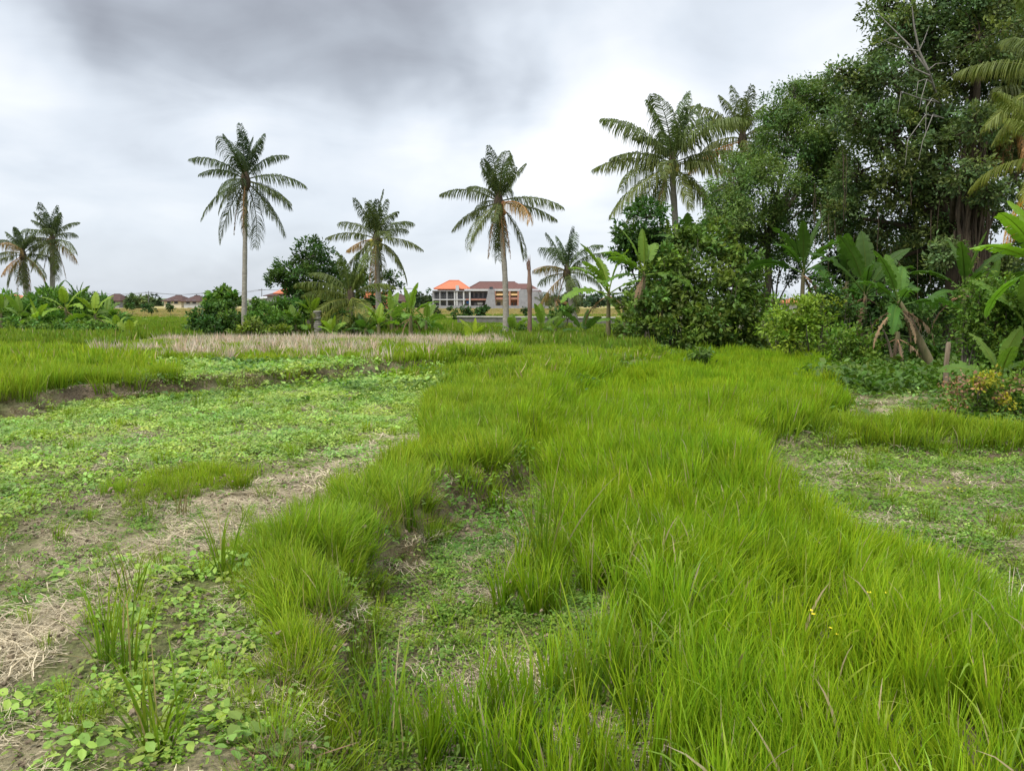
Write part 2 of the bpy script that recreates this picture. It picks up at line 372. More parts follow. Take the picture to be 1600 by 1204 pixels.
def blades(n, rad, L0, w, lean, bend, seg=4, seed=0, base=(.15, .25, .03), tip=(.22, .32, .04), dry=0.0, drycol=(.42, .34, .20), lvar=.3, shape=.55, out=.5):
    r = np.random.RandomState(seed); mb = MB()
    az = r.uniform(0, 2 * math.pi, n); rr = rad * np.sqrt(r.uniform(0, 1, n)); pa = r.uniform(0, 2 * math.pi, n)
    bx = rr * np.cos(pa); by = rr * np.sin(pa)
    az = np.where(r.rand(n) < out, pa, az)
    Ln = L0 * (1 - lvar * r.rand(n)); ln = np.abs(r.normal(0, lean, n)); bd = np.abs(r.normal(bend, bend * .5, n))
    wd = w * r.uniform(.6, 1.2, n)
    k = seg + 1; t = np.linspace(0, 1, k)
    th = ln[:, None] + bd[:, None] * t[None] ** 1.8
    ds = Ln[:, None] / seg
    hx = np.concatenate([np.zeros((n, 1)), np.cumsum(np.sin(th[:, :-1]) * ds, 1)], 1); hzz = np.concatenate([np.zeros((n, 1)), np.cumsum(np.cos(th[:, :-1]) * ds, 1)], 1)
    cx = bx[:, None] + np.cos(az)[:, None] * hx; cy = by[:, None] + np.sin(az)[:, None] * hx
    tw = az + math.pi / 2 + r.normal(0, .6, n)
    wp = wd[:, None] * (np.minimum(1, (1 - t[None]) * 1.9) ** shape) * .5; wp[:, -1] = 0.0004
    sx = np.cos(tw)[:, None] * wp; sy = np.sin(tw)[:, None] * wp
    A = np.stack([cx - sx, cy - sy, hzz], -1); B = np.stack([cx + sx, cy + sy, hzz], -1)
    V = np.stack([A, B], 2).reshape(n, 2 * k, 3)
    b = np.array(base); tp = np.array(tip); br = r.uniform(.72, 1.25, n)[:, None, None]; hue = r.uniform(-.15, .2, n)[:, None, None] * np.array([1, 0, 0])
    cc = (b[None, None] * (1 - t[None, :, None]) + tp[None, None] * t[None, :, None]) * br * (1 + hue)
    isd = (r.rand(n) < dry)[:, None, None]; cc = np.where(isd, np.array(drycol)[None, None] * br, cc)
    cc = np.repeat(cc, 2, axis=1)
    i = np.arange(n)[:, None] * 2 * k; j = np.arange(seg)[None] * 2
    f = np.stack([i + j, i + j + 1, i + j + 3, i + j + 2], -1).reshape(-1, 4)
    mb.add(V.reshape(-1, 3), f, cc.reshape(-1, 3)); return mb
def leaves_flat(n, rad, size, hgt, seed, c=(.14, .24, .05), tri=True, wr=.85, tilt=.35):
    """low plants: small heart-shaped leaves in threes on short stalks"""
    r = np.random.RandomState(seed); mb = MB()
    pa = r.uniform(0, 6.283, n); rr = rad * np.sqrt(r.rand(n)); cx = rr * np.cos(pa); cy = rr * np.sin(pa); cz = hgt * r.uniform(.25, 1, n) * (1 - .45 * (rr / rad) ** 2)
    s = size * r.uniform(.35, 1.25, n); a0 = r.uniform(0, 6.283, n); k = 3 if tri else 1
    prof = [(0, 0, 0), (.28, .42, .05), (.62, .40, .02), (1.0, 0, -.10), (.62, -.40, .02), (.28, -.42, .05)]
    PR = np.array(prof)
    tx = r.normal(0, tilt, n); ty = r.normal(0, tilt, n)
    br = r.uniform(.7, 1.3, n); hu = r.uniform(-.12, .25, n)
    for q in range(k):
        a = a0 + q * 2.1 + r.normal(0, .2, n); st = .25 if k == 3 else 0
        ux = np.cos(a); uy = np.sin(a)
        lx = (PR[None, :, 0] + st) * s[:, None]; ly = PR[None, :, 1] * s[:, None] * wr; lz = PR[None, :, 2] * s[:, None]
        X = ux[:, None] * lx - uy[:, None] * ly; Y = uy[:, None] * lx + ux[:, None] * ly
        Z = lz + X * tx[:, None] + Y * ty[:, None] - .15 * lx
        V = np.stack([X + cx[:, None], Y + cy[:, None], Z + cz[:, None]], -1).reshape(-1, 3)
        i = np.arange(n)[:, None] * 6
        f = np.concatenate([i + np.array([[0, 3, 2, 1]]), i + np.array([[0, 5, 4, 3]])])
        cc = np.array(c)[None] * br[:, None] * (1 + hu[:, None] * np.array([1, .1, 0])); mb.add(V, f, np.repeat(cc, 6, 0))
    return mb
def litter(n, rad, L0, w, seed, c=(.50, .42, .29), lift=.04):
    r = np.random.RandomState(seed); mb = MB(); a = r.uniform(0, 3.1416, n) ; a = np.where(r.rand(n) < .5, r.normal(.2, .35, n), a)
    pa = r.uniform(0, 6.283, n); rr = rad * np.sqrt(r.rand(n)); cx = rr * np.cos(pa); cy = rr * np.sin(pa); cz = r.uniform(0.004, lift, n)
    Ln = L0 * r.uniform(.3, 1, n); ux = np.cos(a); uy = np.sin(a); sl = r.normal(0, .12, n); W = w * r.uniform(.5, 1.3, n); cv = r.normal(0, .12, n)
    t = np.array([-.5, 0, .5]); V = []
    for sgn in (-1, 1):
        X = cx[:, None] + ux[:, None] * t * Ln[:, None] - uy[:, None] * (sgn * W[:, None] * .5 + cv[:, None] * Ln[:, None] * (t ** 2))
        Y = cy[:, None] + uy[:, None] * t * Ln[:, None] + ux[:, None] * (sgn * W[:, None] * .5 + cv[:, None] * Ln[:, None] * (t ** 2))
        V.append(np.stack([X, Y, cz[:, None] + sl[:, None] * t * Ln[:, None] + 0 * X], -1))
    V = np.stack(V, 2).reshape(-1, 3); i = np.arange(n)[:, None] * 6
    f = np.concatenate([i + np.array([[0, 1, 3, 2]]), i + np.array([[2, 3, 5, 4]])])
    cc = np.array(c)[None] * r.uniform(.55, 1.35, n)[:, None]; mb.add(V, f, np.repeat(cc, 6, 0)); return mb

rs = np.random.RandomState(7)
def sample(dens, y0, y1, xmax=None, margin=1.3):
    """uniform points inside the view wedge (with a margin) -> x, y, z, px, py"""
    W = .68 * y1 + margin; n = int(dens * 2 * W * (y1 - y0))
    x = rs.uniform(-W, W, n); y = rs.uniform(y0, y1, n); k = np.abs(x) < .68 * y + margin
    x = x[k]; y = y[k]; z = height(x, y); px, py = proj(x, y, z); return x, y, z, px, py
def place(name, meshes, mat, x, y, z, s, label, cat, tilt=.12, sz=None, sink=.01):
    n = len(x); rot = np.stack([rs.normal(0, tilt, n), rs.normal(0, tilt, n), rs.uniform(0, 6.283, n)], -1)
    s = np.broadcast_to(s, (n,)) * rs.uniform(.75, 1.2, n); zz = s if sz is None else s * sz
    return scatter(name, meshes, mat, np.stack([x, y, z - sink], -1), rot, np.stack([s, s, zz], -1), label, cat)
class Acc:
    def __init__(s): s.d = []
    def add(s, x, y, z, sc_, idx, sz=1.0, tilt=.12, lean=.0):
        n = len(x); sc_ = np.broadcast_to(sc_, (n,)) * rs.uniform(.75, 1.22, n)
        idx = rs.choice(np.asarray(idx), n)
        a = rs.uniform(0, 6.283, n); lx = lean * (fbm(x * .8, y * .8, 61) - .5) * 2 + .06 * (lean > 0); ly = lean * (fbm(x * .8, y * .8, 62) - .5) * 2
        ux = np.cos(a) * lx + np.sin(a) * ly; uy = -np.sin(a) * lx + np.cos(a) * ly
        s.d.append((np.stack([x, y, z - .012], -1), np.stack([rs.normal(0, tilt, n) - uy, rs.normal(0, tilt, n) + ux, a], -1), np.stack([sc_, sc_, sc_ * sz], -1), idx))
    def build(s, name, meshes, mat, label, cat):
        return scatter(name, meshes, mat, np.concatenate([a[0] for a in s.d]), np.concatenate([a[1] for a in s.d]), np.concatenate([a[2] for a in s.d]), label, cat, np.concatenate([a[3] for a in s.d]))

RICE = [(1010, 1320), (985, 1100), (960, 1010), (930, 930), (905, 860), (865, 800), (835, 745), (808, 715), (812, 675), (850, 622), (920, 588), (1080, 565), (1278, 563), (1292, 600), (1300, 645), (1262, 676), (1200, 690), (1160, 706), (1190, 765), (1270, 835), (1400, 915), (1500, 965), (1620, 1040), (1950, 1260), (1950, 1900), (1010, 1900)]
BUNDG = [(500, 1900), (450, 1300), (455, 1150), (455, 1050), (410, 960), (400, 890), (450, 835), (520, 775), (590, 740), (650, 695), (655, 640), (690, 605), (760, 580), (860, 556), (960, 545), (1100, 548), (1100, 566), (1000, 580), (930, 600), (870, 640), (830, 690), (800, 735), (770, 745), (700, 765), (640, 820), (580, 890), (545, 935), (535, 1000), (525, 1100), (505, 1300), (500, 1900)]
def build_ground_cover():
    # ---- tall rice-like grass of the middle plot
    B, T = (.100, .185, .007), (.270, .405, .020)
    fine = [blades(22, .055, .50, .0085, .14, .55, 5, 40 + i, B, T, .035).mesh('rice_tuft') for i in range(7)]
    mid = [blades(34, .10, .50, .011, .15, .55, 4, 60 + i, B, T, .035).mesh('rice_tuft') for i in range(5)]
    farm = [blades(46, .22, .46, .022, .16, .5, 3, 70 + i, B, T, .01).mesh('rice_tuft') for i in range(4)]
    wide = [blades(9, .08, .46, .012, .35, 1.5, 7, 90 + i, (.14, .23, .02), (.26, .37, .05), .10, lvar=.4).mesh('rice_tuft') for i in range(4)]
    A = Acc()
    for (y0, y1, dn, ids) in ((1.3, 6.5, 190, range(7)), (6.5, 13, 75, range(7, 12)), (13, 34, 26, range(12, 16))):
        x, y, z, px, py = sample(dn, y0, y1)
        s = sdf(RICE, px, py); n = fbm(x * 1.3, y * 1.3, 91); n2 = fbm(x * .55, y * .55, 95)
        keep = (s > -3 + (n - .5) * 40) & (rs.rand(len(x)) < .30 + 1.3 * sstep(n, .28, .5))
        keep &= rs.rand(len(x)) < np.where((px < 1120) & (py > 730), .25 + .75 * sstep(s, -10, 110), 1)
        pat = sdf([(1130, 930), (1320, 930), (1330, 1050), (1140, 1060)], px, py) > 0; keep &= ~(pat & (rs.rand(len(x)) < .55))
        keep &= ~((py < 572) & (px > 990) & (px < 1130) & (rs.rand(len(x)) < .85))
        k = keep; hs = (.60 + .48 * n2[k] + .16 * n[k]) * np.interp(y[k], [1.5, 3.5, 8, 20], [.68, .9, 1.0, 1.0])
        A.add(x[k], y[k], z[k], hs, ids, 1.0, .12, .5)
        q = k & (rs.rand(len(x)) < .12) & (y < 12); A.add(x[q], y[q], z[q], .85 + .5 * n2[q], range(16, 20))
    # sparse tufts of the low strip, bottom centre
    x, y, z, px, py = sample(60, 1.3, 7)
    n = fbm(x * 1.2, y * 1.2, 97); s = sdf([(480, 1900), (520, 1080), (700, 1060), (800, 930), (860, 760), (1000, 900), (1010, 1900)], px, py)
    k = (s > 0) & (n > np.interp(px, [500, 900], [.60, .42])); A.add(x[k], y[k], z[k], .75, range(7)); q = k & (rs.rand(len(x)) < .25); A.add(x[q], y[q], z[q], .9, range(16, 20))
    A.build('rice_grass', fine + mid + farm + wide, M['rice'], 'tall bright yellow green grass filling the middle plot', 'grass')
    # ---- softer grass of the earth banks
    B, T = (.110, .19, .010), (.27, .385, .030)
    gf = [blades(40, .07, .27, .005, .3, .8, 4, 140 + i, B, T, .03).mesh('bank_tuft') for i in range(6)]
    gm = [blades(46, .13, .30, .010, .28, .75, 3, 160 + i, B, T, .03).mesh('bank_tuft') for i in range(4)]
    gF = [blades(60, .40, .30, .03, .3, .6, 2, 170 + i, B, T, .04).mesh('bank_tuft') for i in range(4)]
    A = Acc()
    for (y0, y1, dn, ids) in ((1.3, 6.5, 170, range(6)), (6.5, 14, 60, range(6, 10)), (14, 34, 14, range(10, 14))):
        x, y, z, px, py = sample(dn, y0, y1); n = fbm(x * 1.5, y * 1.5, 101)
        s = sdf(BUNDG, px, py)
        big = np.interp(py, [560, 700, 900, 1300], [.9, 1.1, 1.05, .85])
        k = (s > -4 + (n - .5) * 30); edge = sstep(s, -10, 22)
        k &= rs.rand(len(x)) < (.22 + edge * .7) * (.35 + .65 * sstep(n, .1, .4))
        A.add(x[k], y[k], z[k], big[k] * (.58 + .66 * n[k]) * (.6 + .4 * edge[k]), ids, 1.0, .15, .8)
        # cross bank on the right
        wx = seg_d(BUND_R, x, y); k = (wx < .42) & (y > 5) & (px > 1225) & (n > .22); A.add(x[k], y[k], z[k], .8 + .5 * n[k], ids)
        k = (px > 600) & (px < 900) & (py > 546) & (py < 575); A.add(x[k] + .1, y[k], z[k], .7 + .3 * n[k], ids)
        k = (np.abs(sdf(POLY_C, x, y) + .02) < .17) & (n > .42) & (px < 1000) & (rs.rand(len(x)) < .45); A.add(x[k], y[k], z[k], .6 + .4 * n[k], ids, 1, .3)
        k = (px > 620) & (px < 960) & (py > 550) & (py < 592) & (rs.rand(len(x)) < .7); A.add(x[k], y[k], z[k], .6 + .3 * n[k], ids)
        # right edge fringe of the middle plot
        sC = sdf(POLY_R, x, y); k = (np.abs(sC + .02) < .22) & (py > 560) & (n > .40); A.add(x[k], y[k], z[k], .75, ids)
        # upper left bank: tall grass at the left
        k = (sdf([(-400, 720), (-200, 668), (0, 640), (100, 628), (200, 618), (285, 606), (270, 585), (200, 566), (60, 560), (-300, 560)], px, py) > (n - .5) * 14); k &= rs.rand(len(x)) < .55; A.add(x[k], y[k], z[k], 1.1 * (.5 + .9 * n[k]), ids, 1.1, .08)
        k = (sdf([(285, 612), (430, 598), (600, 586), (720, 572), (780, 566), (780, 560), (600, 575), (430, 588), (285, 598)], px, py) > -2) & (n > .52); A.add(x[k], y[k], z[k], .7, ids)
        k = (sdf([(300, 1900), (300, 1204), (330, 1080), (400, 960), (300, 900), (360, 850), (470, 790), (500, 800), (450, 900), (460, 1204), (460, 1900)], px, py) > (n - .5) * 60) & (rs.rand(len(x)) < .5) & (n > .35); A.add(x[k], y[k], z[k], .38 + .35 * n[k], ids, 1.0, .3)
        # dark grass patch in the creepers
        k = (sdf([(160, 775), (240, 748), (330, 738), (405, 745), (390, 762), (300, 778), (200, 790)], px, py) > (n - .5) * 16); A.add(x[k], y[k], z[k], .55, ids)
        # thin grass over the rest
        k = (rs.rand(len(x)) < .045) & (n > .45) & (py > 600); A.add(x[k], y[k], z[k], .6, ids)
        k = (rs.rand(len(x)) < .30) & (sdf([(0, 540), (160, 545), (140, 560), (0, 566), (-400, 575), (-400, 535)], px, py) > -2); A.add(x[k], y[k], z[k], .9, ids)
    x, y, z, px, py = sample(16, 16, 36); n = fbm(x * .7, y * .9, 171)
    k = (sdf([(120, 563), (330, 567), (620, 569), (800, 560), (790, 530), (450, 527), (260, 531), (140, 550)], px, py) > 0) & (rs.rand(len(x)) < .2 + sstep(n, .35, .6) * .6); A.add(x[k], y[k], z[k], .65, range(10, 14))
    A.build('bank_grass', gf + gm + gF, M['grass'], 'soft green grass growing along the earth banks', 'grass')
    # ---- far meadow grass and rice terraces
    B, T = (.11, .19, .018), (.18, .27, .03)
    fg = [blades(70, .8, .42, .06, .25, .4, 2, 180 + i, B, T, .03).mesh('meadow_tuft') for i in range(4)]
    fy = [blades(70, .8, .35, .06, .25, .4, 2, 190 + i, (.30, .25, .11), (.36, .31, .14), .3).mesh('meadow_tuft') for i in range(3)]
    A = Acc(); x, y, z, px, py = sample(4.0, 24, 75); n = fbm(x * .2, y * .5, 111)
    k = ~((sdf([(120, 568), (330, 570), (620, 570), (800, 560), (800, 531), (450, 528), (200, 533), (140, 552)], px, py) > -3)) & ~((px > 1000) & (y < 40)) & (sdf(RICE, px, py) < -2)
    A.add(x[k], y[k], z[k], (.55 + .7 * n[k]) * np.interp(y[k], [40, 75], [1, .5]), range(4))
    x, y, z, px, py = sample(.8, 75, 175); n = fbm(x * .05, y * .1, 112)
    band = np.sin(y * .22 + 2.5 * fbm(x * .01, y * .02, 31)) + (fbm(x * .03, y * .06, 33) - .5) * 2.2
    k = (band > -1.2) & (y > 98); A.add(x[k], y[k], z[k], .7, [4, 5, 6]); k = (band < -1.0) | (y < 92); A.add(x[k], y[k], z[k], .5 + n[k] * .3, range(4))
    A.build('meadow_grass', fg + fy, M['grass'], 'green and straw coloured fields of grass stretching to the houses', 'grass')
    # ---- stubble plot
    sb = [blades(16, .09, .36, .017, .30, .25, 2, 210 + i, (.46, .36, .27), (.60, .49, .40), 0, lvar=.6).mesh('stubble_tuft') for i in range(5)]
    A = Acc(); x, y, z, px, py = sample(16, 16, 36); n = fbm(x * .9, y * .9, 121)
    k = (sdf([(120, 561), (330, 565), (620, 567), (800, 556), (790, 532), (450, 529), (260, 533), (140, 552)], px, py) > 0) & (rs.rand(len(x)) < sstep(n, .36, .62) * .7)
    A.add(x[k], y[k], z[k], .55 + .95 * n[k] ** 1.2, range(5), 1.0, .3)
    th = [blades(40, .09, .16, .004, 1.0, .8, 3, 215 + i, (.13, .09, .055), (.26, .19, .12), 0, lvar=.6).mesh('stubble_tuft') for i in range(3)]
    x, y, z, px, py = sample(150, 1.3, 17); n = fbm(x * 1.8, y * 1.8, 177)
    sC = sdf(POLY_C, x, y); sU = sdf(POLY_U, x, y); sR = sdf(POLY_R, x, y)
    k = ((np.abs(sC + .03) < .16) | (np.abs(sU - .07) < .13) | (np.abs(sR + .03) < .14)) & (n > .33) & (rs.rand(len(x)) < .8) & (px < 1330); A.add(x[k], y[k], z[k], .8, range(5, 8), 1, .5)
    A.build('rice_stubble', sb + th, M['dry'], 'pale dry stubble strip below the palms and brown thatch on the earth banks', 'stubble')
    # ---- creeper with heart shaped leaves
    C0 = (.28, .42, .095)
    ca = [leaves_flat(12, .15, .044, .10, 230 + i, (.23, .37, .075)).mesh('creeper_patch') for i in range(6)]
    cb = [leaves_flat(36, .30, .037, .09, 240 + i, C0).mesh('creeper_patch') for i in range(5)]
    cc = [leaves_flat(40, .55, .08, .12, 250 + i, C0, False).mesh('creeper_patch') for i in range(4)]
    A = Acc()
    for (y0, y1, dn, ids) in ((1.3, 5.5, 42, range(6)), (5.5, 16, 26, range(6, 11)), (14, 30, 9, range(11, 15))):
        x, y, z, px, py = sample(dn, y0, y1); n = fbm(x * .95, y * .95, 131, 4)
        inC = sdf(POLY_C, x, y) > -.15; inR = sdf(POLY_R, x, y) > -.1
        bund = sdf(BUNDG, px, py) > 6; sd_ = seg_d(STRAW_BAND, px, py)
        thr = np.interp(py, [560, 600, 700, 740, 830, 1000, 1204], [.12, .13, .27, .44, .49, .52, .50])
        thr = thr - .30 * (sdf([(250, 1160), (240, 960), (300, 900), (380, 930), (420, 1010), (400, 1150)], px, py) > 0) + .10 * (px < 120) * (py > 950)
        thr = np.where((sd_ < np.interp(py, [690, 900, 1100], [12, 26, 34])) & (y < 12), .72, thr)
        grass_l = sdf([(-400, 700), (0, 640), (100, 628), (200, 618), (270, 602), (250, 580), (0, 566), (-400, 566)], px, py) > 0
        k = (n > thr) & ~inC & ~inR & ~bund & ~grass_l & (py > 562) & (sdf([(120, 563), (330, 566), (620, 566), (800, 556), (790, 534), (450, 531), (260, 535), (140, 552)], px, py) < 0)
        A.add(x[k], y[k], z[k], .95, ids, 1.0, .1)
        k = (n > .55) & inC & (px < 1000) & (rs.rand(len(x)) < .22); A.add(x[k], y[k], z[k], .6, ids)
        k = (n > .50) & inR & (rs.rand(len(x)) < .35); A.add(x[k], y[k], z[k], .7, ids)
    A.build('bean_creeper', ca + cb + cc, M['creeper'], 'light green heart-leaved creeper carpeting the left plots', 'creeper')
    # ---- small weeds
    W0 = (.155, .275, .032)
    wa = [leaves_flat(34, .13, .022, .06, 260 + i, W0, True).mesh('weed_patch') for i in range(4)] + [leaves_flat(30, .13, .035, .07, 264 + i, (.18, .27, .05), False, .45).mesh('weed_patch') for i in range(3)]
    wb = [leaves_flat(44, .26, .05, .08, 270 + i, W0, False, .5).mesh('weed_patch') for i in range(5)]
    wt = [leaves_flat(40, .6, .12, .18, 280 + i, (.09, .17, .025), False, .6).mesh('weed_patch') for i in range(3)]
    A = Acc()
    for (y0, y1, dn, ids) in ((1.3, 6, 140, range(7)), (6, 14, 48, range(7, 12)), (12, 34, 12, range(12, 15))):
        x, y, z, px, py = sample(dn, y0, y1); n = fbm(x * 1.4, y * 1.4, 141, 4)
        inC = sdf(POLY_C, x, y) > 0; inR = sdf(POLY_R, x, y) > -.05; rice = sdf(RICE, px, py) > 5
        bare = sdf([(1290, 610), (1460, 612), (1440, 660), (1290, 668)], px, py) > (n - .5) * 24
        bare2 = sdf([(640, 1130), (700, 1060), (860, 1030), (880, 1060), (760, 1120)], px, py) > (n - .5) * 40
        k = (sdf(POLY_C, x, y) > -.22) & ~rice & ~bare2 & (n > .12 + .35 * ~inC); A.add(x[k], y[k], z[k], .95, ids)
        k = inR & ~bare & (n > .26); A.add(x[k], y[k], z[k], .9, ids)
        k = ~inC & ~inR & (py > 566) & (rs.rand(len(x)) < .5) & (n > .42); A.add(x[k], y[k], z[k], .75, ids)
        k = (py < 612) & (px > 1290) & (y < 30) & (n > .2); A.add(x[k], y[k], z[k], 1.2, range(12, 15), 1.6)
    A.build('field_weeds', wa + wb + wt, M['weed'], 'small leafy weeds spread low over the bare plots', 'weeds')
    # ---- straw litter
    la = [litter(60, .17, .17, .0032, 290 + i).mesh('straw_patch') for i in range(6)]
    lb = [litter(60, .30, .28, .008, 300 + i).mesh('straw_patch') for i in range(4)]
    A = Acc()
    for (y0, y1, dn, ids) in ((1.3, 6.5, 60, range(6)), (6.5, 15, 22, range(6, 10))):
        x, y, z, px, py = sample(dn, y0, y1); n = fbm(x * 1.6, y * 1.6, 151, 3); d = seg_d(STRAW_BAND, px, py)
        wdt = np.interp(py, [690, 900, 1100], [14, 30, 36])
        k = (d < wdt * (.6 + .8 * n)); A.add(x[k], y[k], z[k], 1.0, ids, 1, .06)
        k = (rs.rand(len(x)) < .35) & (n > .42); A.add(x[k], y[k], z[k], .8, ids, 1, .06)
        for (a, b, r_) in ((760, 1060, 55), (700, 1100, 40), (840, 1040, 35), (1340, 640, 40), (1560, 960, 40), (1490, 910, 25), (1380, 820, 26), (1440, 870, 20), (600, 690, 36), (500, 750, 40), (310, 790, 50), (1240, 690, 26), (1030, 1170, 40), (1230, 1000, 50)):
            k = (np.hypot(px - a, (py - b) * 2.2) < r_ * (.7 + .6 * n)); A.add(x[k], y[k], z[k], .8, ids, 1, .12)
    A.build('straw_litter', la + lb, M['dry'], 'pale dry straw lying flat over the bare soil', 'straw')
def build_clods():
    r = np.random.RandomState(31); ms = []
    for i in range(5):
        mb = MB()
        for _ in range(22):
            c = np.array([r.normal(0, .07), r.normal(0, .07), -.001]); q = .0025 + .0075 * r.rand() ** 3; th = np.linspace(0.15, math.pi - .15, 4)
            tube(mb, [c + np.array([r.normal(0, q * .5), r.normal(0, q * .5), -q * math.cos(t) * .6]) for t in th], q * np.sin(th) * r.uniform(.6, 1.4, 4), 5, np.array([.22, .175, .12]) * r.uniform(.6, 1.3))
        ms.append(mb.mesh('clod_patch'))
    A = Acc(); x, y, z, px, py = sample(70, 1.3, 7.5); n = fbm(x * 1.3, y * 1.3, 191); k = (n > .35) & (sdf(RICE, px, py) < 0); A.add(x[k], y[k], z[k], 1.0, range(5), 1, .4)
    m = noisemat('soil_clod', (.6, .6, .6), (1.3, 1.25, 1.2), 40, .95, .6, 6, attr=True, bd=.01)
    A.build('soil_clods', ms, m, 'brown crumbs of soil on the bare patches and banks', 'soil')
build_ground_cover(); build_clods()

# ================================================================== palms
def frond(mb, o, az, e0, L, droop, r, tint=(1, 1, 1), dead=False, width=1.0, n=44, twist=0.0, lw=.05):
    k = 22; t = np.linspace(0, 1, k); e = e0 - droop * t ** 1.25; ds = L / (k - 1)
    azz = az + twist * t ** 2
    h = np.concatenate([[0], np.cumsum(np.cos(e[:-1]) * ds)]); zz = np.concatenate([[0], np.cumsum(np.sin(e[:-1]) * ds)])
    dx = np.concatenate([[0], np.cumsum(np.cos(e[:-1]) * np.cos(azz[:-1]) * ds)]); dy = np.concatenate([[0], np.cumsum(np.cos(e[:-1]) * np.sin(azz[:-1]) * ds)])
    P = np.stack([dx, dy, zz], -1) + np.asarray(o)
    T = nrm(np.gradient(P, axis=0))
    side = nrm(np.cross(T, np.array([0, 0, 1.0]) + 1e-3)); up = nrm(np.cross(side, T))
    base = np.array((.068, .098, .034)); 
    if dead: base = np.array((.23, .16, .08))
    base = base * np.asarray(tint)
    tube(mb, P, np.linspace(.035, .008, k), 4, base * np.array([1.7, 1.35, 1.2]), False)
    tt = np.linspace(.13, .99, n)
    for sg in (-1, 1):
        ti = np.clip(tt + r.uniform(-.006, .006, n), 0, 1); keep = r.rand(n) > (.12 + .12 * dead) + .25 * (np.sin(tt * 23 + r.uniform(0, 6)) > .86)
        ti = ti[keep]; m = len(ti); f = ti * (k - 1); i0 = np.clip(f.astype(int), 0, k - 2); fr = (f - i0)[:, None]
        p = P[i0] * (1 - fr) + P[i0 + 1] * fr; T_ = T[i0]; S_ = side[i0] * sg; U_ = up[i0]
        ll = L * .28 * width * (np.sin(np.pi * np.clip(ti * .82 + .14, 0, 1)) ** .7) * r.uniform(.8, 1.1, m)
        fw = .35 + .75 * ti[:, None] + r.normal(0, .08, (m, 1))
        hang = .12 + .5 * dead + r.normal(0, .10, (m, 1)) + .26 * np.cos(e[i0])[:, None]
        down = np.array([0, 0, -1.0])
        d1 = nrm(S_ * 1.0 + T_ * fw + U_ * (.25 * (1 - dead)) + down * hang * .6); d2 = nrm(S_ * .55 + T_ * fw * .8 + down * (hang * 3.2 + .35)); d3 = nrm(S_ * .25 + T_ * fw * .5 + down * (hang * 4 + .8))
        a = p; b = a + d1 * ll[:, None] * .38; c = b + d2 * ll[:, None] * .34; d = c + d3 * ll[:, None] * .28
        w = nrm(np.cross(d1, U_)) * (lw * r.uniform(.7, 1.15, m))[:, None] * .5; w = nrm(T_ + .3 * r.normal(0, 1, (m, 3))) * np.linalg.norm(w, axis=1, keepdims=True)
        V = np.stack([a - w * .6, a + w * .6, b - w, b + w, c - w * .85, c + w * .85, d - w * .08, d + w * .08], 1).reshape(-1, 3)
        i = np.arange(m)[:, None] * 8; F_ = np.concatenate([i + np.array([[0, 1, 3, 2]]), i + np.array([[2, 3, 5, 4]]), i + np.array([[4, 5, 7, 6]])])
        br = r.uniform(.75, 1.25, m)[:, None]; tipb = np.array([1.5, 1.15, .9]) if not dead else np.array([1.2, 1.1, 1])
        c0 = base * br; c1 = c0 * (1 + (tipb - 1) * .25); c3 = c0 * tipb
        mb.add(V, F_, np.stack([c0, c0, c1, c1, c1, c1, c3, c3], 1).reshape(-1, 3))
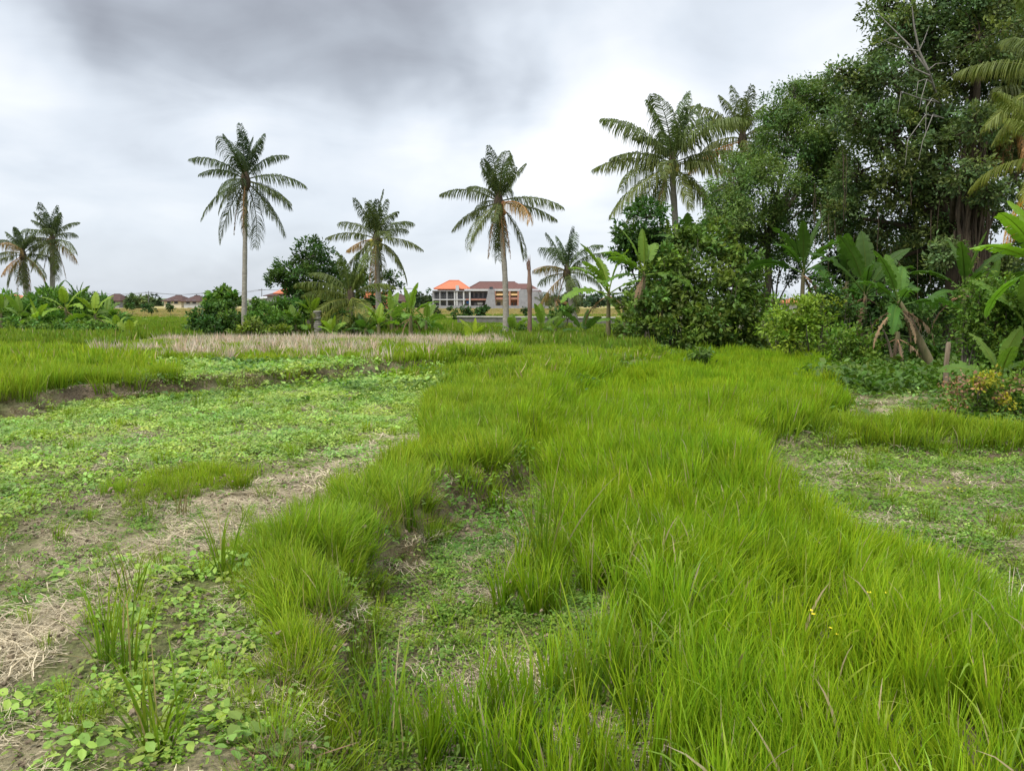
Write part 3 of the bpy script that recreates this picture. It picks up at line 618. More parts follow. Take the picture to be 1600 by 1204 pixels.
def palm(px, D, crown, Rm, n, label, seed, tint=(1, 1, 1), base_px=None, base_z=None, trunk_r=.15, fruit=None, nfruit=0, top=1.0, group='coconut palms around the field', low=True, cat='palm', lean=0, trunks=1, spear=2, elo=-62, brown=.12, dens=44, deadhang=2):
    r = np.random.RandomState(seed); b = gp(base_px if base_px is not None else px, D)
    c = at(crown[0], crown[1], D)
    root = empty('coconut_palm', b, label, cat, group)
    ctrl = (b + c) / 2 + np.array([lean, 0, 0])
    if trunks:
        P = bez(b - np.array([0, 0, .1]), ctrl, c, 22); rad = np.interp(np.linspace(0, 1, 22), [0, .06, .3, 1], [1.7, 1.15, 1.0, .78]) * trunk_r * (1 + .05 * np.sin(np.arange(22) * 2.3))
        mb = MB(); tube(mb, P, rad, 10); mb.build('trunk', M['palmbark'], root, smooth=True)
    # fibrous crown heart
    mb = MB(); tube(mb, [c + np.array([0, 0, z]) for z in (-.35, -.1, .15, .45, .8)], [.12, .24, .25, .17, .05], 8); mb.build('crownshaft', M['vine'], root, smooth=True)
    els = []
    nu = int(n * .34)
    for i in range(n): els.append(87 - 32 * i / nu if i < nu else 58 + (elo - 58) * ((i - nu) / max(1, n - 1 - nu)) ** .95)
    for i, e in enumerate(els):
        az = i * 2.39996 + r.normal(0, .3); e = R(e + r.normal(0, 4 if e > 60 else 9))
        L = Rm * (1.10 if e < R(60) else .80 * top) * r.uniform(.72, 1.15)
        droop = (R(24) if e > R(63) else R(62) if e > 0 else R(45)) * r.uniform(.6, 1.2)
        q = i / (n - 1); tn = np.array(tint) * (np.array([1, 1, 1]) * (1 - q) + np.array([1.95, 1.5, 1.1]) * q) * r.uniform(.85, 1.15)
        dd = r.rand() < brown and q > .5
        mb = MB(); o = c + np.array([math.cos(az), math.sin(az), 0]) * .1 + np.array([0, 0, .55 - .6 * q])
        frond(mb, o, az, e, L, droop, r, tn, dd, 1.15, int(dens * (1.7 if D > 25 else 2.2)), r.normal(0, .25), lw=(.045 if D > 25 else .030) * Rm / 3)
        mb.build('frond', M['palm'], root)
    for i in range(deadhang):
        az = r.uniform(0, 6.28); mb = MB(); frond(mb, c + np.array([math.cos(az) * .15, math.sin(az) * .15, -.1]), az, R(-70), Rm * .95, R(15), r, (1, 1, 1), True, .5, 30, lw=.05)
        mb.build('dead_frond', M['palm'], root)
    for i in range(nfruit):
        a = r.uniform(0, 6.283); p = c + np.array([math.cos(a) * .3, math.sin(a) * .3, r.uniform(-.35, .12)])
        mb = MB(); th = np.linspace(0, math.pi, 6); tube(mb, [p + np.array([0, 0, -.13 * math.cos(q)]) for q in th], .105 * np.sin(th) + .004, 7); mb.build('coconut', M[fruit], root, smooth=True)
    return root
def build_palms():
    DK = (.62, .78, 1.0)
    palm(43, 60, (36, 402), 2.9, 20, 'leftmost palm, leaning partly behind its taller neighbour at the photo edge', 1, (.85, .95, 1.1), trunk_r=.2, base_px=46, top=.95)
    palm(82, 62, (82, 378), 3.0, 22, 'palm with brown nuts standing second from the left edge', 2, (.85, .95, 1.1), trunk_r=.2, fruit='fruitred', nfruit=7)
    palm(381, 40, (384, 287), 2.6, 25, 'tall dark-crowned palm with a slender straight pale trunk', 3, DK, trunk_r=.125, elo=-68, brown=0)
    palm(591, 46, (588, 378), 2.85, 22, 'palm carrying yellow nuts beside the round dark tree', 14, (.9, 1.0, .95), trunk_r=.17, fruit='fruit', nfruit=14, base_px=593, brown=.10, top=.98)
    palm(790, 37, (779, 322), 2.5, 25, 'palm with gently curved trunk standing next to the broken dead trunk', 5, (.8, .92, 1.0), trunk_r=.14, fruit='fruitred', nfruit=6, lean=.25, brown=.03, deadhang=3)
    palm(905, 48, (886, 430), 2.5, 20, 'short palm with leaning trunk in front of the white gap', 6, (.75, .95, 1.0), trunk_r=.19, lean=-.2, elo=-45, top=1.1)
    palm(1062, 42, (1050, 262), 3.8, 26, 'large palm with yellowing fronds rising above the dark hedge trees', 7, (1.15, 1.30, 1.25), trunk_r=.19, fruit='fruit', nfruit=10, base_px=1066, brown=.0, dens=54, elo=-48, deadhang=1)
    palm(1160, 44, (1160, 222), 3.0, 20, 'palm half hidden by the tree crowns behind the largest palm', 8, (1.05, 1.1, 1.0), trunk_r=.18, elo=-45)
    palm(548, 41, (548, 470), 2.9, 16, 'low trunkless palm arching over the ringed stump', 9, (1.15, 1.3, .9), trunks=1, trunk_r=.2, brown=0, elo=-30, top=.9, dens=50)
    palm(1690, 19, (1672, 140), 2.45, 18, 'palm reaching in from the right edge near the top', 10, (1.15, 1.3, .9), trunk_r=.17, elo=-50, dens=56)
    palm(1680, 15, (1648, 262), 1.45, 16, 'low yellow green palm reaching in above the right edge banana', 11, (1.35, 1.45, .7), trunk_r=.15, elo=-55, dens=56, deadhang=0)
    palm(1660, 29, (1592, 180), 2.6, 16, 'dim grey green palm hanging against the vine wrapped trunk', 12, (.8, .85, .9), trunk_r=.16, elo=-60, dens=50)
    palm(868, 150, (868, 470), 3.2, 14, 'small far palm beside the right end of the grey buttress wall', 31, (.8, .9, 1), trunk_r=.22, dens=26, deadhang=0)
    palm(845, 155, (846, 475), 2.6, 12, 'smallest far palm close to the grey building', 32, (.8, .9, 1), trunk_r=.22, dens=26, deadhang=0)
    # broken dead trunk
    b = gp(827, 36); t = at(826.5, 418, 36)
    root = empty('dead_palm_trunk', b, 'bare brown dead trunk snapped off at the top', 'dead trunk')
    mb = MB(); k = 26; P = bez(b - np.array([0, 0, .1]), (b + t) / 2 + np.array([.06, 0, 0]), t, k)
    r = np.random.RandomState(3); tube(mb, P, np.interp(np.linspace(0, 1, k), [0, .1, .6, .72, .86, 1], [.14, .105, .10, .13, .085, .07]) * r.uniform(.92, 1.1, k), 9); mb.build('trunk', M['deadbark'], root, smooth=True)
    mb = MB(); 
    for a in range(6):
        o = t + np.array([math.cos(a) * .06, math.sin(a) * .06, -.1]); tube(mb, [o, o + np.array([r.normal(0, .02), 0, .3]), o + np.array([r.normal(0, .05), 0, r.uniform(.35, .75)])], [.035, .025, .004], 5)
    mb.build('splinters', M['deadbark'], root)

# ================================================================== bananas
def banana_leaf(mb, o, az, e0, L, W, droop, r, c=(.13, .24, .04), torn=.25, k=20, petiole=.22, dead=False, roll=0.0):
    t = np.linspace(0, 1, k + 1); e = e0 - droop * t ** 1.6; ds = L / k
    P = np.concatenate([[[0, 0, 0]], np.cumsum(np.stack([np.cos(e[:-1]) * math.cos(az), np.cos(e[:-1]) * math.sin(az), np.sin(e[:-1])], -1) * ds, 0)]) + np.asarray(o)
    T = nrm(np.gradient(P, axis=0)); S = np.tile(np.array([-math.sin(az), math.cos(az), 0]), (k + 1, 1)); U = nrm(np.cross(T, S)) * -1
    U = np.where(U[:, 2:3] < 0, -U, U) if e0 < 1.4 else U
    cr, sr = math.cos(roll), math.sin(roll); S, U = S * cr + U * sr, U * cr - S * sr
    c = np.asarray(c); tube(mb, P, np.linspace(.030, .006, k + 1) * max(.6, L / 2), 4, c * np.array([1.6, 1.3, 1.3]), False)
    w = np.where(t < petiole, 0, W * .5 * np.sin(np.pi * np.clip((t - petiole) / (1 - petiole), 0, 1) ** .75) ** .55)
    for sg in (-1, 1):
        sag = 0.12
        for i in range(k):
            if w[i] + w[i + 1] < .01: continue
            if t[i] < petiole - 1e-6: continue
            g = torn * r.rand() if r.rand() < torn * 2.2 else 0
            sg_ = (sag + r.normal(0, .05 + .25 * torn)) * (2.2 if dead else 1)
            a0 = P[i]; a1 = P[i + 1]; b0 = a0 + (S[i] * sg * math.cos(.35) + U[i] * .30) * w[i] * .55 + T[i] * w[i] * .1; b1 = a1 + (S[i + 1] * sg * math.cos(.35) + U[i + 1] * .30) * w[i + 1] * .55 + T[i + 1] * w[i + 1] * .1
            dn = np.array([0, 0, -1.0])
            d0 = b0 + (S[i] * sg + dn * sg_ * 3) * w[i] * .5 + T[i] * (w[i] * .1 + g * ds * .5); d1 = b1 + (S[i + 1] * sg + dn * sg_ * 3) * w[i + 1] * .5 + T[i + 1] * (w[i + 1] * .1 - g * ds * .5)
            br = r.uniform(.9, 1.1)
            mb.add([a0, a1, b1, b0, d1, d0], [(0, 1, 2, 3), (3, 2, 4, 5)], c * br)
def banana(px, D, stem_h, n, L, label, seed, tint=(1, 1, 1), W=.46, e_hi=82, e_lo=10, dead=2, lean=(0, 0), group='banana plants along the field edge', stem_r=.09, torn=.22, base=None, facing=None, name='banana_plant'):
    r = np.random.RandomState(seed); b = gp(px, D) if base is None else np.asarray(base)
    root = empty(name, b, label, 'banana plant', group)
    top = b + np.array([lean[0], lean[1], stem_h])
    mb = MB(); P = bez(b - np.array([0, 0, .08]), (b + top) / 2 + np.array([0, 0, .1]), top, 8); tube(mb, P, np.linspace(stem_r * 1.3, stem_r * .65, 8), 9); mb.build('stem', M['stem'], root, smooth=True)
    az0 = r.uniform(0, 6.28)
    for i in range(n):
        q = i / max(1, n - 1); az = az0 + i * 2.4 + r.normal(0, .2)
        if facing is not None and i < len(facing): az = R(facing[i])
        e = R(e_hi + (e_lo - e_hi) * q + r.normal(0, 5)); l = L * r.uniform(.82, 1.1) * (1 if q > 0 else .9)
        c = np.array((.125, .225, .035)) * np.array(tint) * r.uniform(.8, 1.2) * np.array([1.15 - .2 * q, 1, 1])
        mb = MB(); banana_leaf(mb, top + np.array([0, 0, -.05 - .12 * q]), az, e, l, W * r.uniform(.85, 1.1), R(30 + 55 * q) * r.uniform(.7, 1.2), r, c, torn * (.3 + q), roll=r.normal(0, .35)); mb.build('leaf', M['banana'], root)
    for i in range(dead):
        mb = MB(); banana_leaf(mb, top + np.array([0, 0, -.2]), r.uniform(0, 6.28), R(-25), L * r.uniform(.5, .9), W * r.uniform(.15, .34), R(62), r, np.array((.20, .145, .085)) * r.uniform(.6, 1.3), .9, dead=True); mb.build('dead_leaf', M['dry'], root)
    return root
def build_bananas():
    LB = 'banana plants of the left thicket'
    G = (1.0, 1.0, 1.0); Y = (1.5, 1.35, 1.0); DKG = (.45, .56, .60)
    spec = [(4, 44, .7, 6, 1.5, 'banana plant cut off by the left photo edge', G), (34, 43, .6, 6, 1.3, 'low banana plant under the leftmost palm trunk', G), (60, 42, .5, 5, 1.2, 'banana plant with one leaf hanging pale below the second palm', Y),
            (84, 46, 1.0, 7, 1.5, 'dark leafy banana plant just right of the second palm trunk', DKG), (105, 43, .9, 6, 1.5, 'banana plant holding up the palest broad leaf of the left thicket', Y), (126, 45, 1.1, 6, 1.4, 'banana plant with tall dark green upright leaves', DKG),
            (150, 42, .7, 6, 1.4, 'banana plant with narrow pale leaf at the right half of the thicket', Y), (168, 44, .6, 6, 1.2, 'ragged banana plant at the right end of the left thicket', G), (184, 39, .3, 4, .8, 'small young banana plant with one upright oval leaf', Y), (204, 38, .12, 4, .75, 'tiny yellowish banana shoot standing alone right of the left thicket', (1.8, 1.5, 1))]
    for i, (px, D, sh, n, L, lab, tn) in enumerate(spec): banana(px, D, sh * 1.5 + .1, n + 2, L * 1.1, lab, 300 + i, tn, W=.42, group=LB, e_lo=5, dead=1, torn=.35)
    LC = 'banana plants of the middle thicket'
    spec = [(489, 42, 1.0, 5, 1.4, 'banana plant with a broad upright pale leaf above the ringed stump', Y, 0), (462, 41, .5, 6, 1.2, 'low banana plant left of the ringed stump', G, 1), (519, 37, .25, 5, .85, 'small bright banana shoot right of the ringed stump', Y, 0), (572, 38, .4, 7, 1.1, 'low dark banana plant below the trunkless palm', DKG, 1),
            (592, 38, .6, 5, 1.1, 'banana plant with a single upright yellow green leaf', Y, 0), (612, 40, .9, 7, 1.4, 'tall full banana plant behind the one with a bare stem', G, 1), (642, 35, 1.0, 7, 1.5, 'banana plant with a bare tan stem and arching leaves', (1.1, 1.1, 1), 3), (666, 41, .7, 6, 1.2, 'banana plant at the right end of the middle thicket', G, 0),
            (742, 34, .12, 6, .95, 'bright lime banana shoot just left of the curved palm', (1.9, 1.6, .9), 0), (733, 33.6, .05, 2, .7, 'pale leaf of a flattened banana shoot lying left of the curved palm', (1.9, 1.6, 1.2), 0),
            (802, 36, .35, 6, .95, 'small banana plant between the curved palm and the dead trunk', G, 0), (846, 37, .45, 6, 1.2, 'banana plant just right of the dead trunk', (1.1, 1.1, 1), 1), (868, 39, .4, 6, 1.1, 'banana plant halfway between dead trunk and short palm', G, 1), (912, 38, .3, 6, 1.3, 'dark banana plant spreading at the foot of the short palm', DKG, 0)]
    for i, (px, D, sh, n, L, lab, tn, dd) in enumerate(spec): banana(px, D, sh * 1.15, n + 1, L * 1.1, lab, 330 + i, tn, W=.40, group=LC, e_lo=0 if n > 5 else 30, dead=dd, torn=.2)
    LD = 'large banana plants at the edge of the wood'
    banana(950, 31, 2.1, 9, 2.1, 'pale green banana plant at the left end of the dark hedge', 401, (1.25, 1.2, 1.1), W=.5, group=LD, facing=[120, 175, 20, 200, 165, 250, 330, 190, 10], dead=3, torn=.35)
    banana(976, 30.5, .9, 6, 1.4, 'shorter banana plant with brown hanging leaves left of the hedge', 402, G, W=.42, group=LD, dead=4)
    banana(1004, 29, 2.7, 8, 2.0, 'tall banana plant leaning over the hedge beside the rounded tree', 403, (1.1, 1.12, 1), W=.5, group=LD, facing=[95, 150, 60, 180, 200, 30, 340, 170], dead=2, torn=.35)
    banana(1072, 32, 4.0, 5, 1.8, 'banana plant peeping over the hedge top below the largest palm', 404, DKG, W=.5, group=LD)
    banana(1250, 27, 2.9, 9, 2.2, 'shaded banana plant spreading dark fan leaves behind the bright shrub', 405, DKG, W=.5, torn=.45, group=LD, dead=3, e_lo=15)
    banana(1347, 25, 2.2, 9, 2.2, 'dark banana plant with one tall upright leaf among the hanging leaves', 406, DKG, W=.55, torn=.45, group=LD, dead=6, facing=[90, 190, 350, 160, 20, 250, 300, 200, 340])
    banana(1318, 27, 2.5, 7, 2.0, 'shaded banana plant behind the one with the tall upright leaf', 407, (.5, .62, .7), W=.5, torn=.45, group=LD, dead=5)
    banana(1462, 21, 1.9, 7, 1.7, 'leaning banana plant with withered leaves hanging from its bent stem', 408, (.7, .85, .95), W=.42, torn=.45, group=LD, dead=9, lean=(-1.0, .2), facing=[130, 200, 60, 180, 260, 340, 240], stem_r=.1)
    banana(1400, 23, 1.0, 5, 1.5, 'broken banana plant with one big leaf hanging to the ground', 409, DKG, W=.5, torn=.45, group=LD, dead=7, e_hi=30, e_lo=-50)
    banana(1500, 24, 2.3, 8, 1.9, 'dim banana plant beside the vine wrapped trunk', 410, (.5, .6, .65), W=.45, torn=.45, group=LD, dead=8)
    banana(1612, 13.5, 2.6, 10, 1.5, 'bright green banana plant close by at the right edge', 411, (1.35, 1.45, .9), W=.42, group=LD, facing=[150, 175, 120, 200, 60, 190, 260, 330, 10], dead=2, torn=.08, e_lo=-15)
    banana(1560, 15, .5, 6, 1.2, 'small banana plant under the bright one at the right edge', 412, G, W=.35, group=LD, dead=2)
    banana(1600, 17, 1.4, 6, 1.5, 'green banana plant half hidden behind the right edge shrub', 413, (.9, 1, .9), W=.4, group=LD, dead=2)
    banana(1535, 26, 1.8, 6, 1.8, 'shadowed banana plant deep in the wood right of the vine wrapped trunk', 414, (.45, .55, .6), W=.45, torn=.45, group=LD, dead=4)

# ================================================================== trees and shrubs
def foliage(mb, c, Rad, r, leaf=.16, wr=.42, cover=1.0, c0=(.06, .12, .025), K=14, flat=.8, sub=(.24, .44), droop=.25, P=16, sprayr=.28, hue=.25, vary=.3, reach=(.5, 1.02), updark=None):
    """clumpy crown: sub-lobes on a lobe, sprays of leaves on each sub-lobe"""
    c = np.asarray(c, float); K = int(K)
    d = nrm(r.normal(0, 1, (K, 3)) + np.array([0, 0, .25])); sc_ = c + d * Rad * r.uniform(reach[0], reach[1], (K, 1)) * np.array([1, 1, flat]); sr = Rad * r.uniform(sub[0], sub[1], K)
    area = 4 * math.pi * sr ** 2; nsp = np.maximum(3, (cover * area / (leaf * leaf * wr * .75) / P * 1.15)).astype(int)
    si = np.repeat(np.arange(K), nsp); n = len(si)
    sd_ = nrm(r.normal(0, 1, (n, 3)) + np.array([0, 0, .30])); sp_ = sc_[si] + sd_ * (sr[si] * r.uniform(.55, 1.12, n) ** .6)[:, None] * np.array([1, 1, .85])
    out = nrm(sp_ - c + 1e-6)
    lump = .72 + .56 * r.rand(K)[si] ; sb = lump * r.uniform(1 - vary, 1 + vary, n); shue = 1 + hue * (r.rand(K)[si] - .4) + r.normal(0, .06, n)
    li = np.repeat(np.arange(n), P); m = len(li)
    pos = sp_[li] + r.normal(0, 1, (m, 3)) * sprayr * .5 * np.array([1, 1, .75])
    a = nrm(out[li] * .6 + sd_[li] * .5 + r.normal(0, .75, (m, 3)) + np.array([0, 0, -droop])); nn = nrm(out[li] * .5 + np.array([0, 0, .7]) + r.normal(0, .55, (m, 3)))
    s = nrm(np.cross(nn, a)); nn = np.cross(a, s); l = leaf * r.uniform(.6, 1.25, m)[:, None]; w = l * wr
    V = np.stack([pos, pos + a * l * .5 - s * w * .5 + nn * l * .06, pos + a * l, pos + a * l * .5 + s * w * .5 + nn * l * .06], 1).reshape(-1, 3)
    i = np.arange(m)[:, None] * 4; f = i + np.array([[0, 1, 2, 3]])
    cc = np.array(c0)[None] * (sb[li] * r.uniform(.8, 1.2, m))[:, None] * np.stack([shue[li], 1 + 0 * shue[li], 2 - shue[li]], -1).clip(.3, 2)
    mb.add(V, f, np.repeat(cc, 4, 0)); return sc_
def tree(name, px, D, lobes, label, seed, cat='tree', group=None, trunk_r=.2, leaf=.16, c0=(.06, .12, .025), cover=1.0, bark='bark', fork=.45, K=14, wr=.42, limbs=3, trunk_bend=0, hue=.25, twigs=True, base=None, flat=.8, vary=.3, droop=.25):
    """lobes: (px, row, radius in px, distance offset)"""
    r = np.random.RandomState(seed); b = gp(px, D) if base is None else base
    root = empty(name, b, label, cat, group)
    cs = [(at(a, q, D + dd), rad / F * (D + dd)) for a, q, rad, dd in lobes]
    cen = np.mean([c for c, _ in cs], 0); fk = b + (cen - b) * np.array([.35, .35, fork]); fk[0] += trunk_bend
    mb = MB(); tube(mb, bez(b - np.array([0, 0, .15]), (b + fk) / 2 + np.array([r.normal(0, .2), 0, 0]), fk, 9), np.interp(np.linspace(0, 1, 9), [0, .15, 1], [1.5, 1.05, .75]) * trunk_r, 9)
    cb = MB()
    for c, rad in cs:
        tube(mb, bez(fk - np.array([0, 0, .1]), (fk + c) / 2 + np.array([r.normal(0, .3), r.normal(0, .3), .3]), c, 8), np.linspace(trunk_r * .34, trunk_r * .09, 8), 6)
        sc_ = foliage(cb, c, rad, r, leaf, wr, cover, c0, K, flat, hue=hue, vary=vary, droop=droop)
        if twigs:
            for q in sc_: tube(mb, bez(c, (c + q) / 2 + r.normal(0, .15, 3), q, 5), np.linspace(trunk_r * .09, .010, 5), 4, cap=False)
    mb.build('trunk', M[bark], root, smooth=True); cb.build('crown', M['leaf'], root); return root
def shrub(name, px, D, lobes, label, seed, leaf=.11, c0=(.07, .14, .025), cover=1.0, cat='shrub', group=None, K=10, wr=.5, hue=.3, stems=5, mat='leaf', extra=None, flat=.85, vary=.3):
    r = np.random.RandomState(seed); b = gp(px, D); root = empty(name, b, label, cat, group)
    cs = [(at(a, q, D + dd), rad / F * (D + dd)) for a, q, rad, dd in lobes]; cb = MB(); mb = MB()
    for c, rad in cs:
        foliage(cb, c, rad, r, leaf, wr, cover, c0, K, flat, hue=hue, P=10, sprayr=.2, sub=(.32, .5), vary=vary)
        g = np.array([c[0], c[1], hz(c[0], c[1]) - .05]); 
        for _ in range(stems):
            q = c + r.normal(0, .35, 3) * rad; tube(mb, bez(g + np.array([r.normal(0, .1), r.normal(0, .1), 0]), (g + q) / 2 + r.normal(0, .1, 3), q, 5), np.linspace(.03, .01, 5), 4, cap=False)
    mb.build('stem', M['bark'], root); cb.build('foliage', M[mat], root)
    return root
def build_trees():
    # rounded tree behind the banana with its dark trunk, middle left
    tree('broadleaf_tree', 484, 54, [(485, 402, 30, 0), (452, 428, 26, 0), (434, 438, 16, -1), (508, 425, 32, 1), (480, 440, 34, 0), (520, 458, 26, 0), (466, 462, 26, 1), (500, 468, 26, 0), (560, 440, 16, 1)], 'dark rounded tree beside the palm with yellow nuts', 501, trunk_r=.26, leaf=.30, c0=(.055, .11, .024), K=12, fork=.4, group=None)
    tree('broadleaf_tree', 600, 56, [(560, 455, 26, 0), (600, 470, 22, 0), (610, 440, 14, 0), (575, 480, 24, 0)], 'thin dark tree showing behind the trunk of the palm with yellow nuts', 502, trunk_r=.2, leaf=.28, c0=(.05, .10, .022), cover=.7, K=10)
    tree('papaya_tree', 345, 42, [(345, 462, 15, 0), (352, 470, 12, 0), (334, 472, 10, 0)], 'small pale crowned papaya tree rising from the left shrubs', 503, trunk_r=.08, leaf=.32, c0=(.10, .19, .03), wr=.6, K=8)
    # shrubs of the middle thicket
    S = [(318, 40, [(318, 500, 20, 0), (330, 512, 16, -1), (310, 515, 16, 0)], 'dark round shrub at the left end of the middle thicket', (.038, .085, .018)), (352, 41, [(350, 492, 22, 0), (362, 506, 20, -1), (345, 515, 16, -1)], 'dark shrub below the papaya crown, left of the pale palm trunk', (.05, .10, .02)),
         (402, 41, [(398, 492, 20, 0), (410, 505, 20, -1), (395, 514, 14, -1)], 'shrub just right of the slender pale palm trunk', (.06, .125, .022)), (436, 42, [(432, 488, 20, 0), (442, 503, 20, -1), (425, 514, 14, -1)], 'leafy shrub under the left side of the round tree', (.075, .15, .024)),
         (470, 43, [(466, 494, 18, 0), (458, 510, 18, -1)], 'shrub left of the ringed stump behind the low banana', (.065, .13, .022)), (540, 40, [(536, 510, 18, 0), (556, 515, 16, 0), (528, 518, 12, -1)], 'low dark shrub under the trunkless palm', (.045, .095, .02)), (690, 42, [(660, 512, 14, 0), (640, 505, 16, 1), (620, 505, 16, 1), (600, 512, 14, 1)], 'low shrub behind the banana with the bare tan stem', (.06, .12, .022)),
         (812, 38, [(800, 520, 9, 0), (815, 522, 8, 0)], 'small dark shrub between the curved palm and the dead trunk', (.05, .10, .02)), (882, 44, [(872, 492, 12, 0), (886, 490, 9, 1)], 'round bush left of the leaning trunk of the short palm', (.055, .115, .02)),
         (30, 46, [(20, 488, 24, 0), (50, 490, 22, 0), (-6, 495, 22, 0), (35, 505, 18, -2)], 'bush at the left photo edge behind the bananas', (.055, .115, .022)), (80, 45, [(80, 488, 24, 0), (104, 494, 22, -1), (75, 507, 18, -2)], 'bush between the banana plants right of the second palm', (.06, .12, .022)), (140, 45, [(128, 490, 24, 0), (158, 496, 20, 0), (180, 505, 13, -1), (140, 508, 17, -2)], 'bush in the right part of the left thicket', (.06, .12, .024)),
         (65, 40, [(55, 515, 9, 0), (90, 516, 9, 0), (120, 517, 9, 0), (20, 514, 10, 0)], 'low weedy bush in front of the left bananas', (.08, .15, .028)), (160, 39, [(150, 517, 8, 0), (175, 518, 8, 0), (133, 515, 10, 0)], 'low weedy bush in front of the right part of the left thicket', (.08, .15, .028)),
         (385, 38.5, [(385, 520, 9, 0), (410, 521, 8, 0), (430, 521, 7, 0), (445, 521, 7, 0)], 'low yellowing bush around the foot of the pale palm', (.13, .17, .03))]
    for i, (px, D, lb, lab, c0) in enumerate(S): shrub('shrub', px, D, [(a, q - 2, rr * (1.32 if px < 300 else 1.02), dd) for a, q, rr, dd in lb] + ([(lb[0][0] + 9, lb[0][1] - 15, 8, 0), (lb[0][0] - 14, lb[0][1] + 10, 12, 0)] if 300 < px < 480 else []), lab, 520 + i, leaf=.40 if px in (30, 80, 140, 470, 690) else .20, wr=.26 if px in (30, 80, 140, 470, 690) else .5, c0=tuple(np.array(c0) * (1.9 if px in (30, 80, 140, 470, 690) else 1.5)), K=10, group='shrubs along the far field edge')
    # ---------------- the wood at the right
    shrub('hedge_tree', 1075, 29, [(998, 478, 30, 0), (1030, 440, 36, .5), (1052, 410, 30, .5), (1088, 392, 34, 1), (1120, 372, 26, 1.5), (1140, 405, 34, 1), (1078, 450, 46, 0), (1135, 460, 42, 0), (985, 520, 24, -.5), (1020, 520, 28, -1), (1062, 515, 36, -1), (1105, 505, 34, -1), (1150, 505, 34, -.5), (1180, 535, 20, -.5), (1085, 538, 20, -1.3), (1170, 440, 28, 1.5), (1178, 480, 26, .5), (1060, 370, 18, 1), (1035, 480, 30, -.5), (1130, 538, 18, -1)], 'big dark green bushy tree forming the hedge right of the pale banana', 601, leaf=.22, c0=(.105, .175, .032), cover=.7, K=16, cat='tree', stems=4, hue=.4, vary=.45)
    tree('broadleaf_tree', 1010, 34, [(1010, 340, 28, 0), (985, 370, 28, 0), (1040, 365, 32, 0), (1010, 385, 36, 0), (975, 400, 22, 0), (1060, 390, 30, 0), (1010, 430, 34, 0)], 'dense dome shaped tree at the foot of the largest palm', 602, trunk_r=.2, leaf=.26, c0=(.055, .12, .022), K=14, fork=.3)
    tree('feathery_tree', 1183, 33, [(1222, 182, 36, 0), (1262, 158, 38, 1), (1195, 255, 38, 0), (1240, 215, 52, 0), (1150, 285, 48, 0), (1205, 285, 50, -1), (1275, 240, 45, 1), (1130, 330, 40, 0), (1185, 345, 45, 0), (1240, 320, 38, 1), (1160, 390, 34, 0), (1290, 190, 40, 1), (1300, 145, 36, 1), (1112, 375, 34, 0), (1240, 150, 26, 0), (1300, 260, 40, 1), (1140, 420, 34, 0), (1150, 350, 40, -1), (1300, 300, 46, 0), (1220, 380, 36, 0), (1310, 230, 46, 0)], 'tall tree with soft feathery foliage on a thin dark trunk', 603, trunk_r=.17, leaf=.14, c0=(.125, .205, .055), cover=.60, K=18, fork=.62, hue=.3, vary=.35, droop=.5)
    tree('broadleaf_tree', 1215, 37, [(1200, 400, 30, 0), (1230, 380, 34, 0), (1180, 430, 30, 0), (1240, 430, 22, 0), (1170, 460, 30, 0)], 'sparse dark tree showing sky gaps behind the feathery tree', 604, trunk_r=.14, leaf=.17, c0=(.035, .070, .022), cover=.42, K=12)
    tree('huge_tree', 1500, 29, [(1385, 15, 34, 2), (1410, 45, 42, 1), (1455, 15, 60, 1), (1530, 20, 70, 0), (1600, 10, 80, 1), (1345, 135, 34, 1), (1395, 130, 50, 0), (1460, 110, 48, 1.5), (1520, 120, 60, .5), (1590, 130, 60, 1), (1340, 190, 46, 0), (1400, 215, 55, -.5), (1465, 220, 55, 0), (1540, 230, 50, 1.5), (1340, 270, 48, 1), (1400, 290, 52, 0), (1465, 300, 50, 0), (1320, 340, 44, 1), (1380, 355, 48, 1), (1450, 370, 50, .5), (1560, 330, 48, 2), (1620, 240, 70, 2), (1480, 430, 44, 1.5), (1420, 430, 40, 2), (1370, 85, 26, 1), (1325, 120, 26, 1), (1560, 420, 40, 2), (1500, 480, 40, 2), (1360, 420, 46, 1), (1530, 60, 60, -1), (1570, 200, 50, 0), (1440, 170, 50, 0), (1490, 350, 44, 2.5), (1505, 270, 34, -2.4), (1550, 300, 30, -2.4), (1480, 400, 30, -2.4), (1530, 200, 40, -2.4)], 'huge dark spreading tree with a thick vine wrapped trunk', 605, trunk_r=.42, leaf=.18, c0=(.115, .170, .058), cover=.70, K=17, fork=.55, bark='vine', hue=.35, vary=.45)
    tree('broadleaf_tree', 1640, 34, [(1600, 60, 60, 0), (1660, 40, 80, 0), (1570, -30, 60, 0), (1480, -60, 70, 0), (1660, 170, 70, 0), (1640, 300, 60, 0), (1620, 400, 60, 0), (1690, 420, 60, 0), (1390, -60, 50, 0), (1730, 200, 80, 0)], 'dark tree filling the top right corner behind the huge one', 606, trunk_r=.3, leaf=.22, c0=(.08, .135, .04), cover=.75, K=14, fork=.5)
    tree('broadleaf_tree', 1420, 38, [(1300, 420, 36, 0), (1350, 430, 44, 0), (1410, 430, 50, 0), (1480, 430, 50, 0), (1540, 440, 50, 0), (1300, 480, 30, 0), (1350, 490, 44, 0), (1410, 500, 46, 0), (1470, 510, 46, 0), (1530, 520, 50, 0), (1600, 500, 60, 0), (1290, 300, 40, 0), (1670, 500, 60, 0), (1330, 380, 36, 0), (1400, 390, 40, 0), (1290, 350, 30, 0)], 'dark undergrowth tree closing the back of the wood', 607, trunk_r=.22, leaf=.24, c0=(.045, .085, .024), cover=1.15, K=12, fork=.3, cat='tree')
